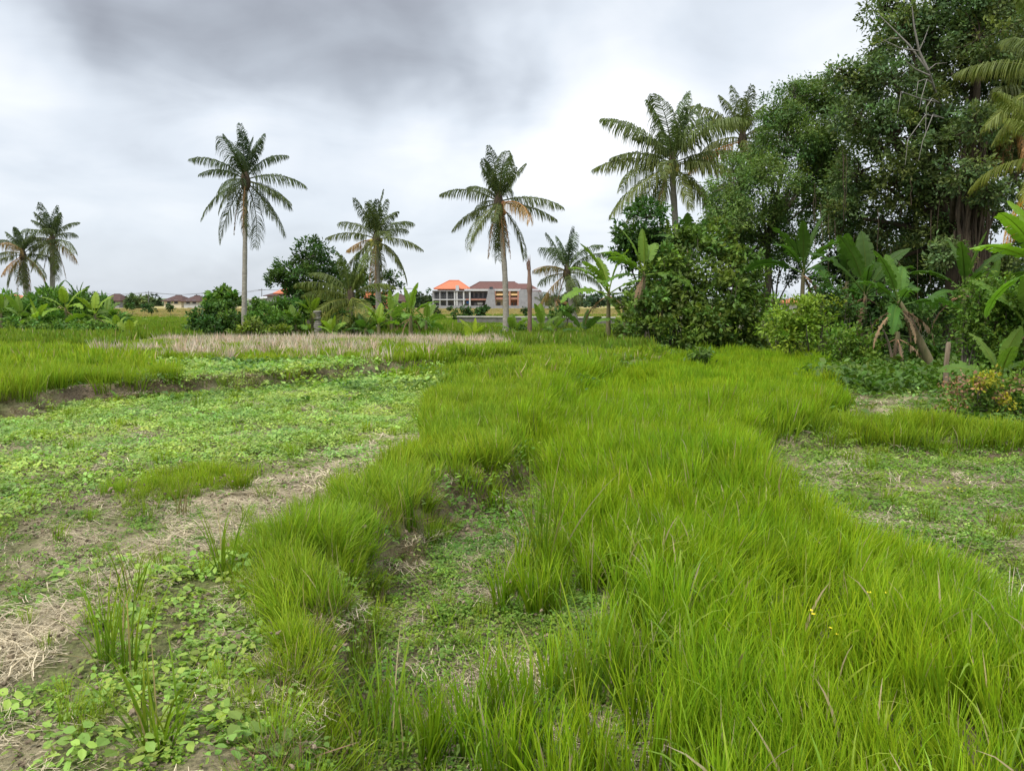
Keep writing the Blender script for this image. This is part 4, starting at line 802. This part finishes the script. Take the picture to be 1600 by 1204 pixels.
    # bare pale branches in the huge tree
    r = np.random.RandomState(9); root = empty('bare_tree', gp(1478, 27.5), 'bare pale grey branches reaching up in front of the huge tree', 'dead tree')
    mb = MB()
    def br(pts, r0, r1): tube(mb, [at(a, b_, 27.2 + k) for a, b_, k in pts], np.linspace(r0, r1, len(pts)), 6)
    g = gp(1478, 27.5); tube(mb, [g + np.array([.3, 2.5, 0]), at(1496, 420, 30), at(1486, 300, 30), at(1474, 180, 29), at(1450, 110, 27.2)], [.12, .10, .08, .055, .04], 7)
    br([(1450, 110, 0), (1436, 80, 0), (1428, 40, -.1), (1425, 10, -.2)], .05, .015); br([(1450, 110, 0), (1420, 70, .1), (1395, 45, .2), (1375, 25, .3)], .035, .01); br([(1436, 80, 0), (1405, 75, -.3), (1380, 62, -.4)], .025, .008); br([(1452, 118, 0), (1430, 108, -.2), (1415, 95, -.3)], .03, .008)
    br([(1450, 110, 0), (1462, 100, .1), (1480, 98, .2)], .02, .006); br([(1436, 80, 0), (1445, 60, 0), (1452, 40, .1)], .02, .005); br([(1405, 60, .1), (1390, 60, .2), (1370, 70, .2)], .015, .005)
    for a, b_ in ((1456, 130), (1466, 160), (1474, 185)):
        for q in range(2):
            a2 = a - r.uniform(15, 60); b2 = b_ + r.uniform(-20, 60); br([(a, b_, .3), ((a + a2) / 2, b_ - 6, -.2), (a2, b2, -.6), (a2 - r.uniform(0, 8), b2 + r.uniform(15, 50), -.8)], .020, .005)
    mb.build('branches', M['pale_bark'], root, smooth=True)
    # vines on the huge trunk
    root = empty('hanging_vines', gp(1520, 27), 'curtain of brown vines and roots hanging down the thick trunk', 'vines'); mb = MB()
    for i in range(70):
        a = r.uniform(1496, 1548); t0 = r.uniform(200, 400); D = 27.2 + r.uniform(-.3, .6); pts = []
        ph = r.uniform(0, 6); am = r.uniform(1, 7)
        for q in np.linspace(0, 1, 12): pts.append(at(a + r.normal(0, 1.2) + am * math.sin(q * 7 + ph) + (1520 - a) * .25 * math.sin(q * 3), t0 + (552 - t0) * q, D))
        tube(mb, pts, r.uniform(.015, .05), 5, cap=False)
    for i in range(18):
        a = r.uniform(1215, 1480); t0 = r.uniform(230, 400); Dq = r.uniform(27, 29.5); ln = r.uniform(40, 150)
        tube(mb, [at(a + r.normal(0, 1.0), t0 + ln * q, Dq) for q in np.linspace(0, 1, 6)], r.uniform(.008, .016), 4, cap=False)
    mb.build('vine_strands', M['vine'], root)
    # shrubs in front of the wood
    shrub('shrub', 1240, 23.5, [(1245, 490, 34, 0), (1285, 490, 30, 0), (1215, 515, 30, -.3), (1265, 520, 34, -.5), (1230, 535, 22, -.6)], 'bright green shrub at the corner of the tall grass plot', 620, leaf=.14, c0=(.165, .26, .030), K=13, cover=.65, group='shrubs in front of the wood')
    shrub('shrub', 1330, 21, [(1320, 530, 26, 0), (1350, 545, 26, 0), (1310, 560, 20, 0), (1350, 570, 22, -.3), (1330, 572, 18, -.6)], 'low green bush right of the bright corner shrub', 621, leaf=.13, c0=(.12, .21, .026), K=11, cover=.7, group='shrubs in front of the wood')
    shrub('shrub', 1530, 17.5, [(1535, 490, 36, 0), (1520, 470, 26, 0), (1575, 480, 44, 0), (1550, 460, 30, .3), (1520, 530, 30, 0), (1560, 545, 36, 0), (1600, 540, 40, 0), (1540, 575, 24, -.2), (1580, 585, 26, 0), (1620, 500, 50, 0)], 'vine covered green shrub left of the right edge banana', 622, leaf=.11, c0=(.11, .20, .026), K=12, cover=.7, group='shrubs in front of the wood')
    shrub('shrub', 1390, 23.5, [(1290, 455, 22, 1), (1320, 490, 28, .5), (1375, 500, 28, .8), (1430, 500, 30, .6), (1395, 545, 24, 0), (1450, 545, 26, 0), (1480, 500, 30, .8)], 'shaded leafy undergrowth between the hanging banana leaves', 625, leaf=.15, c0=(.06, .12, .025), K=11, cover=.7, group='shrubs in front of the wood')
    shrub('shrub', 1430, 19.5, [(1370, 580, 18, 0), (1405, 585, 16, 0), (1345, 585, 14, 0)], 'low creeping green bush before the shaded bananas', 626, leaf=.11, c0=(.10, .20, .028), K=9, cover=.7, group='shrubs in front of the wood')
    root = shrub('shrub', 1540, 13, [(1530, 610, 30, 0), (1565, 620, 30, 0), (1600, 615, 36, 0), (1540, 640, 22, -.2), (1590, 645, 22, -.2)], 'shrub with yellow tops and brown withered leaves at the right edge', 623, leaf=.085, c0=(.13, .22, .032), K=10, cover=.7, hue=.3, group='shrubs in front of the wood')
    r = np.random.RandomState(77); mb = MB(); o = parent_world(root)
    for a, b_ in ((1490, 605), (1500, 625), (1535, 597), (1560, 620), (1505, 590), (1590, 600), (1482, 640)): foliage(mb, at(a, b_, 12.55), .13, r, .07, .5, .06, (.24, .14, .08), 5, P=4, sprayr=.15)
    mb.build('withered_leaves', M['dry'], root)
    mb = MB(); 
    for a, b_ in ((1548, 590), (1530, 600), (1575, 628)): foliage(mb, at(a, b_, 12.55), .10, r, .07, .5, .07, (.36, .36, .03), 5, P=8, sprayr=.1)
    mb.build('yellow_leaves', M['leaf'], root)
    root = shrub('seedling', 1098, 20, [(1098, 552, 9, 0), (1092, 560, 7, 0)], 'small leafy sapling standing in the far part of the tall grass', 624, leaf=.14, c0=(.10, .18, .03), K=5, cover=.5, cat='sapling')
    # wooden post
    b = gp(1476, 16.6); root = empty('wooden_post', b, 'short weathered wooden post standing before the wood', 'post'); mb = MB()
    tube(mb, [b - np.array([0, 0, .1]), b + np.array([.01, 0, .25]), b + np.array([0, 0, .6]), b + np.array([.02, 0, 1.02]), b + np.array([.02, 0, 1.06])], [.062, .055, .052, .05, .03], 8); mb.build('shaft', M['wood'], root, smooth=True)
    # bare thin stems deep in the wood
    for i, (a, b0, a2, b2, D, lab) in enumerate([(1395, 575, 1380, 515, 22, 'short bare sapling under the dark bananas')]):
        g = gp(a, D); t = at(a2, b2, D); root = empty('dead_sapling', g, lab, 'dead sapling'); mb = MB(); tube(mb, bez(g, (g + t) / 2 + np.array([.1, 0, .1]), t, 7), np.linspace(.05, .02, 7), 6); mb.build('stick', M['wood'], root, smooth=True)
    # far bushes and horizon trees
    FB = [(716, 74, [(716, 493, 7, 0)], 'small bush left of the two dark field bushes'), (750, 70, [(747, 491, 9, 0), (755, 487, 8, 0)], 'dark bush on the straw strip nearest the curved palm'), (728, 85, [(726, 485, 6, 0), (732, 487, 5, 0)], 'dark bush in the field before the orange roofed building'), (684, 100, [(684, 487, 5, 0)], 'tiny bush before the left corner of the orange roofed building'), (822, 90, [(822, 486, 4, 0)], 'little bush behind the dead trunk'),
          (228, 95, [(228, 481, 6, 0), (238, 482, 6, 0)], 'dark bush on the distant straw field at the left'), (265, 100, [(266, 481, 5, 0)], 'dark bush on the far straw field right of the other'), (705, 130, [(704, 482, 3, 0)], 'tiny far bush by the grey garden wall'), (204, 100, [(205, 480, 5, 0)], 'pale bush at the left rim of the distant straw field')]
    for i, (px, D, lb, lab) in enumerate(FB): shrub('field_bush', px, D, lb, lab, 640 + i, leaf=.30, c0=(.045, .095, .025), K=7, group='bushes scattered on the far fields', stems=2)
    r = np.random.RandomState(12)
    H_ = [(130, 8, 'left of the lone dark brown roof'), (196, 9, 'just right of the lone dark brown roof'), (213, 12, 'palest and feathery, one of three behind the straw field'), (226, 11, 'middle of the three behind the straw field'), (242, 11, 'dark, left of the twin brown roofs'), (312, 10, 'right of the twin brown roofs'), (372, 9, 'left of the grey warehouse'), (420, 9, 'behind the grey warehouse'), (545, 12, 'behind the trunkless palm'), (575, 12, 'left of the orange walled block'), (630, 12, 'right of the dark roofed house by the orange wall'), (648, 14, 'at the foot of the utility pole nearest the big buildings'),
        (665, 16, 'touching the left end of the orange roofed grey building'), (862, 12, 'against the right end of the buttress wall'), (885, 12, 'behind the short leaning palm'), (910, 14, 'right of the short leaning palm'), (935, 14, 'left of the pale green banana'), (-30, 14, 'past the left edge'), (20, 10, 'right of the orange roof at the left edge'), (55, 10, 'between the two left palm trunks'), (110, 10, 'right of the second palm'), (1212, 14, 'seen through the trees left of the pale roof'), (1270, 14, 'seen through the trees right of the orange roof'), (980, 16, 'behind the two pale bananas'), (1320, 16, 'deep behind the dark bananas'), (1420, 20, 'deep behind the hanging leaves'), (1560, 20, 'deep behind the vine covered shrub'), (1680, 24, 'past the right edge')]
    for i, (px, rr, lab) in enumerate(H_):
        D = 205 + r.uniform(-15, 40); row = 482 - rr * .9; q = .7 + .5 * r.rand(); pale = (.12, .17, .07) if px in (213, 226) else (.060 * q, .098 * q, .050 * q)
        tree('far_tree', px, D, [(px, row, rr, 0), (px + rr * .7, row + rr * .25, rr * .7, 0), (px - rr * .7, row + rr * .3, rr * .7, 0)], 'far skyline tree ' + lab, 700 + i, group='trees along the skyline', trunk_r=.3, leaf=.9, c0=pale, K=9, twigs=False, cover=.6)

# ================================================================== buildings
def hip_roof(mb, x0, x1, y0, y1, ze, zr, ridge, ov=.5, th=.18):
    x0 -= ov; x1 += ov; y0 -= ov; y1 += ov; ym = (y0 + y1) / 2; a, b = ridge
    V = [(x0, y0, ze), (x1, y0, ze), (x1, y1, ze), (x0, y1, ze), (a, ym, zr), (b, ym, zr), (x0, y0, ze - th), (x1, y0, ze - th), (x1, y1, ze - th), (x0, y1, ze - th)]
    mb.add(V, [(0, 1, 5, 4), (2, 3, 4, 5), (6, 9, 8, 7), (0, 6, 7, 1), (1, 7, 8, 2), (2, 8, 9, 3), (3, 9, 6, 0)]); mb.add(V, [(1, 2, 5), (3, 0, 4)])
def one(name, mat, parent, x0, x1, y0, y1, z0, z1, label=None):
    mb = MB(); box(mb, x0, x1, y0, y1, z0, z1); o = mb.build(name, M[mat], parent); 
    if label: o['label'] = label
    return o
def house(px0, px1, D, row_e, row_r, tile, wall, label, ridge=.35, depth=8, group='small houses on the skyline', row_b=484, nwin=2):
    s = D / F; X = lambda p: (p - 800) * s; Z = lambda q: H + (465 - q) * s
    g = hz(X((px0 + px1) / 2), D); root = empty('house', (X((px0 + px1) / 2), D, g), label, 'house', group)
    one('wall', wall, root, X(px0) + .5, X(px1) - .5, D, D + depth, g - .3, Z(row_e) - .1)
    mb = MB(); w = px1 - px0; hip_roof(mb, X(px0) + .4, X(px1) - .4, D, D + depth, Z(row_e), Z(row_r), (X(px0 + w * ridge), X(px1 - w * ridge))); rf = mb.build('roof', M[tile], root)
    mb = MB(); tube(mb, [(X(px0 + w * ridge), D + depth / 2, Z(row_r)), (X(px1 - w * ridge), D + depth / 2, Z(row_r))], .14, 6); mb.build('ridge_cap', M[tile], rf)
    for i in range(nwin):
        xc = X(px0 + w * (i + 1) / (nwin + 1)); f = one('window', 'concrete', root, xc - .5, xc + .5, D - .05, D + .02, g + 1.0, g + 2.0); one('pane', 'glass', f, xc - .4, xc + .4, D - .07, D - .052, g + 1.1, g + 1.9)
    return root
def build_buildings():
    D = 180.0; s = D / F * 1.0; X = lambda p: (p - 800) * s; Z = lambda q: H + (465 - q) * s; gz_ = -1.05
    # --- orange roofed building
    root = empty('apartment_house', (X(702), D, gz_), 'grey two storey building with bright orange hipped roof', 'building')
    one('wall', 'concrete', root, X(677), X(735), D + 1.6, D + 9, gz_, Z(454.4))
    one('upper_wall', 'cream', root, X(683), X(730), D + 2.2, D + 8.5, Z(454.4), Z(451))
    one('floor_slab', 'white', root, X(676.5), X(728), D - .2, D + 1.6, Z(468.8), Z(467.2)); one('roof_slab', 'concrete', root, X(676.5), X(735.5), D - .3, D + 1.7, Z(455.2), Z(454))
    for p in (677.4, 688, 699, 711, 714.5, 725, 734.5): one('column', 'white' if p > 700 else 'concrete', root, X(p) - .16, X(p) + .16, D - .1, D + .2, gz_, Z(455.2))
    one('balcony_shade_panel', 'shade_grey', root, X(678), X(711), D + 1.52, D + 1.598, Z(467), Z(455.4)); one('ground_shade_panel', 'shade_grey', root, X(678), X(711), D + 1.52, D + 1.598, gz_ + .2, Z(469))  # thin dark sheets on the back wall, shade of both storeys painted in
    for p in (681, 686.5, 692, 697.5, 703, 708):
        f = one('window', 'concrete', root, X(p) - .36, X(p) + .36, D + 1.44, D + 1.518, Z(466.5), Z(457.5)); one('pane', 'glass', f, X(p) - .28, X(p) + .28, D + 1.42, D + 1.438, Z(466), Z(458))
    for p in (681, 692, 703):
        f = one('window', 'concrete', root, X(p) - .5, X(p) + .5, D + 1.44, D + 1.518, Z(478), Z(471)); one('pane', 'glass', f, X(p) - .4, X(p) + .4, D + 1.42, D + 1.438, Z(477.5), Z(471.5))
    mb = MB()
    for q in (463.5, 461.5): box(mb, X(677.5), X(711), D - .06, D - .02, Z(q) - .03, Z(q) + .03)
    for p in np.arange(679, 711, 1.5): box(mb, X(p) - .02, X(p) + .02, D - .055, D - .025, Z(467.1), Z(463.6))
    mb.build('railing', M['wire'], root)
    mb = MB(); hip_roof(mb, X(683), X(730), D + 1.5, D + 9.2, Z(451), Z(438), (X(700), X(715)), .7); rf = mb.build('roof', M['orangetile'], root)
    mb = MB(); zr = Z(438); tube(mb, [(X(700), D + 5.35, zr), (X(715), D + 5.35, zr)], .15, 6)
    for a, b_ in ((X(683) - .7, X(700)), (X(730) + .7, X(715))): tube(mb, [(a, D + .8, Z(451)), (b_, D + 5.35, zr)], .13, 6)
    mb.build('ridge_cap', M['orangetile'], rf)
    one('water_tank', 'white', root, X(712.5), X(717.5), D + .2, D + 1.2, Z(454), Z(446)); one('stair_block', 'concrete', root, X(714), X(722), D + .2, D + 1.59, gz_ + .01, Z(470))
    # --- brown roofed long building
    root = empty('long_building', (X(790), D, gz_), 'long building with brown hipped roof, yellow awnings and slanted grey side walls', 'building')
    one('wall', 'white', root, X(736), X(843), D + 2.2, D + 12, gz_, Z(451.5)); one('fascia', 'white', root, X(726), X(814), D + .2, D + 2.19, Z(454.8), Z(451.6))
    mb = MB(); hip_roof(mb, X(735), X(822), D + 1.5, D + 12.5, Z(451.2), Z(440), (X(748), X(805)), .6); rf = mb.build('roof', M['browntile'], root)
    mb = MB(); tube(mb, [(X(748), D + 7, Z(440)), (X(805), D + 7, Z(440))], .16, 6); tube(mb, [(X(735) - .6, D + .9, Z(451.2)), (X(748), D + 7, Z(440))], .14, 6); mb.build('ridge_cap', M['browntile'], rf)
    mb = MB(); hip_roof(mb, X(806), X(843), D + 2.5, D + 13, Z(454.6), Z(442.5), (X(810), X(828)), .5); mb.build('lower_roof', M['browntile'], root)
    one('bay_panel', 'shade_grey', root, X(727), X(761), D + 2.1, D + 2.199, Z(466.8), Z(455)); one('bay_panel', 'shade_grey', root, X(727), X(757), D + 2.1, D + 2.199, gz_, Z(469))  # dark grey sheets over the white wall paint the shade inside the bay
    one('floor_slab', 'salmon', root, X(727), X(760), D + .1, D + 2.09, Z(469), Z(466.8)); one('floor_slab', 'salmon', root, X(773), X(810), D + .1, D + 2.09, Z(468), Z(464.5))
    for p in (730, 737, 744, 751, 758):
        f = one('window', 'concrete', root, X(p) - .42, X(p) + .42, D + 2.02, D + 2.098, Z(466), Z(457)); one('pane', 'glass', f, X(p) - .33, X(p) + .33, D + 2.0, D + 2.018, Z(465.5), Z(457.5))
    one('blue_sheet', 'blue', root, X(729), X(733.5), D + .6, D + .7, Z(474), Z(470)); one('white_panel', 'white', root, X(733), X(736), D + .5, D + .75, Z(478), Z(473)); one('white_panel', 'white', root, X(746), X(754), D + .9, D + 1.1, Z(476), Z(472.5))
    one('door', 'shade_grey', root, X(740.5), X(745), D + 1.0, D + 1.2, gz_ + .1, Z(473)); one('door', 'shade_grey', root, X(777), X(782), D + 1.85, D + 1.98, gz_ + .1, Z(472))
    def prism(name, mat, pts, y0, y1):
        mb = MB(); n = len(pts); V = [(X(a), y0, Z(b_)) for a, b_ in pts] + [(X(a), y1, Z(b_)) for a, b_ in pts]
        mb.add(V, [list(range(n))]); mb.add(V, [list(range(n, 2 * n))[::-1]])
        for i in range(n): j = (i + 1) % n; mb.add(V, [(i, i + n, j + n, j)])
        return mb.build(name, M[mat], root)
    prism('slanted_wall', 'concrete', [(757, 482), (775, 482), (772.5, 452), (763.5, 452)], D - .4, D + 2.0)
    prism('slanted_wall', 'concrete', [(810, 482), (853, 482), (847, 456), (826, 455), (822, 452), (813, 452), (811, 456)], D - .2, D + 2.1)
    one('roof_tank', 'glass', root, X(765), X(770.5), D - .2, D + .6, Z(452), Z(448.5))
    for a, b_ in ((773.5, 787), (789, 796), (796.8, 809)):
        mb = MB(); V = [(X(a), D + .1, Z(461)), (X(b_), D + .1, Z(461)), (X(b_), D + 1.6, Z(455)), (X(a), D + 1.6, Z(455))]; V2 = [(p[0], p[1] - .05, p[2] - .08) for p in V]; mb.add(V + V2, [(0, 1, 2, 3), (7, 6, 5, 4), (0, 4, 5, 1), (1, 5, 6, 2), (2, 6, 7, 3), (3, 7, 4, 0)]); mb.build('awning', M['awning'], root)
    one('bay_panel', 'shade_grey', root, X(773), X(810), D + 2.1, D + 2.199, Z(464.5), Z(455))  # shade behind the awnings, painted as a dark sheet
    for p in (773.4, 788, 796.4, 809.6): one('column', 'salmon', root, X(p) - .18, X(p) + .18, D - .12, D + .08, gz_, Z(454.9))
    one('ground_wall', 'cream', root, X(774), X(789), D + 1.99, D + 2.09, gz_, Z(468.1)); one('bay_panel', 'salmon', root, X(797), X(809), D + 1.99, D + 2.09, gz_, Z(468.1)); one('door', 'shade_grey', root, X(799), X(801.5), D + 1.85, D + 1.98, gz_ + .1, Z(473)); one('door', 'shade_grey', root, X(804), X(806), D + 1.85, D + 1.98, gz_ + .1, Z(473))  # ground bay panel is plain salmon render
    # garden wall
    root = empty('boundary_wall', (X(760), D - 5, gz_), 'low grey block wall in front of the two large buildings', 'wall')
    s2 = (D - 5) / F; mb = MB(); box(mb, (676 - 800) * s2, (860 - 800) * s2, D - 5, D - 4.8, gz_ - .3, H + (465 - 477.5) * s2); mb.build('wall', M['concrete'], root)
    mb = MB()
    for p in np.arange(676, 861, 12.0): box(mb, (p - 800) * s2 - .14, (p - 800) * s2 + .14, D - 5.05, D - 5.002, gz_ - .3, H + (465 - 477) * s2)
    mb.build('piers', M['concrete'], root)
    # --- skyline houses
    house(158, 192, 200, 469.5, 459.5, 'darktile', 'concrete', 'dark brown hipped roof standing alone on the far left skyline')
    house(256, 289, 205, 470, 461.5, 'darktile', 'cream', 'left of the twin brown roofs on the skyline', row_b=480)
    house(287, 316, 200, 470.5, 462, 'darktile', 'white', 'right of the twin brown roofs, above a white wall')
    house(324, 358, 190, 467, 458, 'orangetile', 'cream', 'orange roofed house behind the slender pale palm trunk', ridge=.42)
    house(-12, 26, 190, 466, 459.5, 'orangetile', 'cream', 'orange roofed house at the left photo edge')
    house(603, 637, 195, 470, 459.5, 'darktile', 'cream', 'dark roofed house just right of the orange wall')
    house(1240, 1258, 120, 472, 466.5, 'orangetile', 'white', 'orange roofed white house glimpsed through the trees', nwin=1)
    house(1190, 1246, 130, 466, 455, 'tin', 'white', 'long pale roofed building glimpsed through the trees', nwin=4, ridge=.1)
    # grey warehouse
    D = 185.0; s = D / F; X = lambda p: (p - 800) * s; Z = lambda q: H + (465 - q) * s
    root = empty('warehouse', (X(412), D, -1.05), 'grey metal sided warehouse with pale sloping roof', 'warehouse')
    one('wall', 'tin', root, X(391), X(430), D, D + 12, -1.2, Z(467.5)); mb = MB(); V = [(X(389), D - .5, Z(467.2)), (X(432), D - .5, Z(464)), (X(432), D + 13, Z(458.5)), (X(389), D + 13, Z(463))]; mb.add(V + [(a, b, c - .2) for a, b, c in V], [(0, 1, 2, 3), (7, 6, 5, 4), (0, 4, 5, 1), (1, 5, 6, 2), (2, 6, 7, 3), (3, 7, 4, 0)]); mb.build('roof', M['white'], root)
    root = empty('tall_house', (X(440), D, -1.05), 'house with stepped brown eaves and orange top behind the round tree', 'house')
    one('wall', 'concrete', root, X(428), X(456), D - 4, D + 6, -1.2, Z(462)); mb = MB(); hip_roof(mb, X(426), X(442), D - 4, D + 2, Z(461.8), Z(458), (X(431), X(438)), .5); mb.build('lower_roof', M['darktile'], root)
    mb = MB(); hip_roof(mb, X(438), X(458), D - 2, D + 6, Z(458), Z(449), (X(445), X(451)), .6); mb.build('roof', M['orangetile'], root); one('upper_wall', 'cream', root, X(440), X(456), D - 1.5, D + 5.5, Z(461.9), Z(458))
    D = 120.0; s = D / F; X = lambda p: (p - 800) * s; Z = lambda q: H + (465 - q) * s
    root = empty('townhouse', (X(470), D, -1), 'pale house with a dark window seen under the round tree', 'house'); one('wall', 'white', root, X(454), X(487), D, D + 6, -1.1, Z(452)); 
    one('parapet', 'concrete', root, X(453.5), X(487.5), D - .1, D + 6.1, Z(452), Z(450.5))
    for p in (460, 480):
        f = one('window', 'concrete', root, X(p) - .5, X(p) + .5, D - .06, D - .002, Z(477), Z(464)); one('pane', 'glass', f, X(p) - .38, X(p) + .38, D - .08, D - .062, Z(476), Z(465))
    root = empty('orange_shed', (X(590), D, -1), 'bright orange walled block behind the palm with yellow nuts', 'building'); one('wall', 'orangewall', root, X(570), X(599), D, D + 5, -1.1, Z(457)); one('parapet', 'orangewall', root, X(569.5), X(599.5), D - .1, D + 5.1, Z(457), Z(455.8))
    # irrigation channel wall
    root = empty('channel_wall', gp(830, 62), 'low dark concrete irrigation channel crossing the green field', 'wall')
    a = gp(715, 63); b = gp(960, 60); mb = MB(); mb2 = MB(); z0 = a[2] - .2; z1 = a[2] + .62
    def slab(m_, ox, z0, z1, w): m_.add([(a[0] + ox[0], a[1] - w, z0), (b[0] + ox[1], b[1] - w, z0), (b[0] + ox[1], b[1] + w, z0), (a[0] + ox[0], a[1] + w, z0), (a[0] + ox[0], a[1] - w, z1), (b[0] + ox[1], b[1] - w, z1), (b[0] + ox[1], b[1] + w, z1), (a[0] + ox[0], a[1] + w, z1)], [(0, 3, 2, 1), (4, 5, 6, 7), (0, 1, 5, 4), (1, 2, 6, 5), (2, 3, 7, 6), (3, 0, 4, 7)])
    slab(mb, (0, 0), z0, z1, .25); mb.build('wall', M['drkconc'], root); slab(mb2, (-.05, .05), z1, z1 + .09, .32); mb2.build('coping', M['channeltop'], root)
    # ringed stump
    b = gp(497, 38.5); root = empty('palm_stump', b, 'short thick grey ringed stump at the field edge', 'stump'); r = np.random.RandomState(4)
    mb = MB()
    for i in range(13):
        z = i * .10; rr = .20 + r.normal(0, .022) - .004 * i; tube(mb, [b + np.array([r.normal(0, .02), 0, z - .02]), b + np.array([0, 0, z + .02]), b + np.array([0, 0, z + .075]), b + np.array([0, 0, z + .095])], [rr * .86, rr, rr * 1.03, rr * .84], 11)
    mb.build('trunk', M['stone'], root)
    # power poles
    P = []
    for px, D_, row in ((90, 230, 456), (144, 215, 456), (232, 210, 454.5), (409, 205, 450.5), (320, 210, 456), (647, 200, 448.5)):
        g = gp(px, D_); t = at(px, row, D_); root = empty('utility_pole', g, {90: 'utility pole near the left thicket', 144: 'utility pole just left of the lone dark brown roof', 232: 'utility pole above the pale skyline trees', 409: 'utility pole above the grey warehouse', 320: 'utility pole beside the twin brown roofs', 647: 'utility pole left of the orange roofed grey building'}[px], 'utility pole', 'utility poles on the skyline')
        mb = MB(); tube(mb, [g, t], [.14, .09], 6); mb.build('pole', M['wire'], root); mb = MB(); box(mb, t[0] - .9, t[0] + .9, t[1] - .06, t[1] + .06, t[2] - .45, t[2] - .33); mb.build('crossarm', M['wire'], root); P.append(t)
    P = sorted(P, key=lambda p: p[0]); mb = MB()
    for i in range(len(P) - 1):
        for o in (-.8, .8):
            a = P[i] + np.array([o, 0, -.3]); c = P[i + 1] + np.array([o, 0, -.3]); tube(mb, bez(a, (a + c) / 2 - np.array([0, 0, 1.0]), c, 8), .035, 4, cap=False)
    tag(mb.build('power_line', M['wire']), 'thin overhead wires strung between the skyline poles', 'power line')

# ================================================================== single plants of the foreground
def clump(px, row, z, n, L, w, lab, seed, rad=.05, lean=.22, bend=.5, B=(.11, .19, .016), T=(.21, .32, .03), dry=.04, name='grass_clump', cat='grass clump', mat='rice'):
    x, y = gz(px, row, z); z = hz(x, y); mb = blades(n, rad, L, w * .75, lean * 1.2, bend * 1.3, 6, seed, B, T, dry); o = mb.build(name, M[mat]); o.location = (x, y, z - .01); return tag(o, lab, cat, 'single clumps in the foreground')
def build_foreground():
    clump(352, 905, 0, 30, .52, .010, 'dark leaning sedge clump on the left straw', 801, lean=.30)
    clump(205, 945, 0, 26, .45, .009, 'sedge clump rising from the creeper in the left foreground', 802)
    clump(165, 1040, 0, 34, .45, .009, 'sedge clump above the bean leaves near the bottom left', 803)
    clump(205, 1060, 0, 24, .50, .010, 'thin upright sedge clump next to the bean patch', 804, lean=.15)
    clump(250, 1185, 0, 34, .42, .013, 'broad bladed clump at the bottom left', 805, rad=.07, lean=.42)
    clump(490, 830, 0, 20, .35, .008, 'thin grass clump on the straw beside the bank', 806)
    clump(285, 805, 0, 22, .34, .007, 'brownish reedy clump behind the bare straw', 807, B=(.20, .15, .07), T=(.24, .20, .09))
    clump(845, 900, ZC, 44, .95, .012, 'tall arching clump at the middle of the low strip', 808, lean=.26, bend=.35, rad=.08)
    clump(640, 870, ZC, 34, .55, .011, 'dark tall clump against the bare bank', 809, B=(.08, .15, .012), T=(.14, .23, .02))
    clump(480, 700, 0, 14, .3, .006, 'wispy dark grass on the creeper carpet', 810, B=(.10, .12, .03))
    clump(860, 870, ZC, 5, .5, .008, 'bent dry yellow stalks beside the tall arching clump', 811, dry=1, lean=.5, bend=1.3)
    clump(690, 990, ZC, 5, .5, .012, 'dark green blades bending left in the low strip', 812, lean=.5)
    clump(745, 1150, ZC, 10, .55, .012, 'long bending blades at the bottom centre', 813, lean=.45, bend=.9)
    clump(600, 1180, ZC, 36, .62, .012, 'thick grass clump at the bottom left of the low strip', 814, rad=.12)
    clump(930, 1100, ZC, 40, .70, .012, 'tall grass clump at the bottom right of the low strip', 815, rad=.12)
    for i, (px, row, lab) in enumerate([(1575, 965, 'bundle of bleached straw at the right edge'), (1490, 905, 'small pale straw tuft in the right plot'), (1378, 835, 'peaked grey straw tuft in the middle of the right plot'), (1400, 755, 'small white straw tuft beyond the peaked one'), (1250, 800, 'pale straw scrap beside the tall grass edge')]):
        clump(px, row, ZR, 46 if i == 0 else 26, .30 if i == 0 else .2, .007, lab, 830 + i, rad=.16 if i == 0 else .07, lean=1.15, bend=.4, B=(.46, .40, .30), T=(.58, .52, .42), name='straw_tuft', cat='straw tuft', mat='dry')
    # dry root-matted bank faces
    for i, (px, row, rad, lab) in enumerate([(735, 745, .25, 'brown matted dead grass hanging over the bank face'), (1235, 690, .2, 'brown dead grass on the far corner of the tall grass plot')]):
        clump(px, row, -.08, 160, .24, .004, lab, 850 + i, rad=rad, lean=1.2, bend=.8, B=(.20, .13, .08), T=(.33, .23, .14), name='dead_grass', cat='dead grass', mat='dry')
    # yellow flowers
    r = np.random.RandomState(6)
    for i, (px, row, z, h, lab) in enumerate([(1275, 1060, ZC, .28, 'small yellow flowered weed in the near right grass'), (1355, 1015, ZC, .3, 'lone yellow flower sprig among tall right grass'), (1497, 770, ZR, .06, 'yellow flower low in the right plot'), (1450, 868, ZR, .06, 'yellow flower beside the peaked straw tuft'), (515, 668, 0, .15, 'yellow leaved weed on the creeper carpet')]):
        x, y = gz(px, row, z); zz = hz(x, y); root = empty('flowering_weed', (x, y, zz), lab, 'flower', 'yellow flowering weeds'); st = MB(); fl = MB()
        for k in range(5):
            t = np.array([x + r.normal(0, .05), y + r.normal(0, .05), zz + h * r.uniform(.7, 1.2)]); tube(st, bez((x, y, zz), (x, y, zz + h * .6), t, 5), .0025, 4, (.12, .2, .03), False)
            for q in range(5):
                a = q * 1.2566 + r.rand(); d = np.array([math.cos(a), math.sin(a), .35]) * .014; sd2 = np.array([-math.sin(a), math.cos(a), 0]) * .006; fl.add([t, t + d * .6 - sd2, t + d, t + d * .6 + sd2], [(0, 1, 2, 3)])
        st.build('stalk', M['weed'], root); fl.build('petals', M['flower'], root)
build_palms(); build_bananas(); build_trees(); build_buildings(); build_foreground()
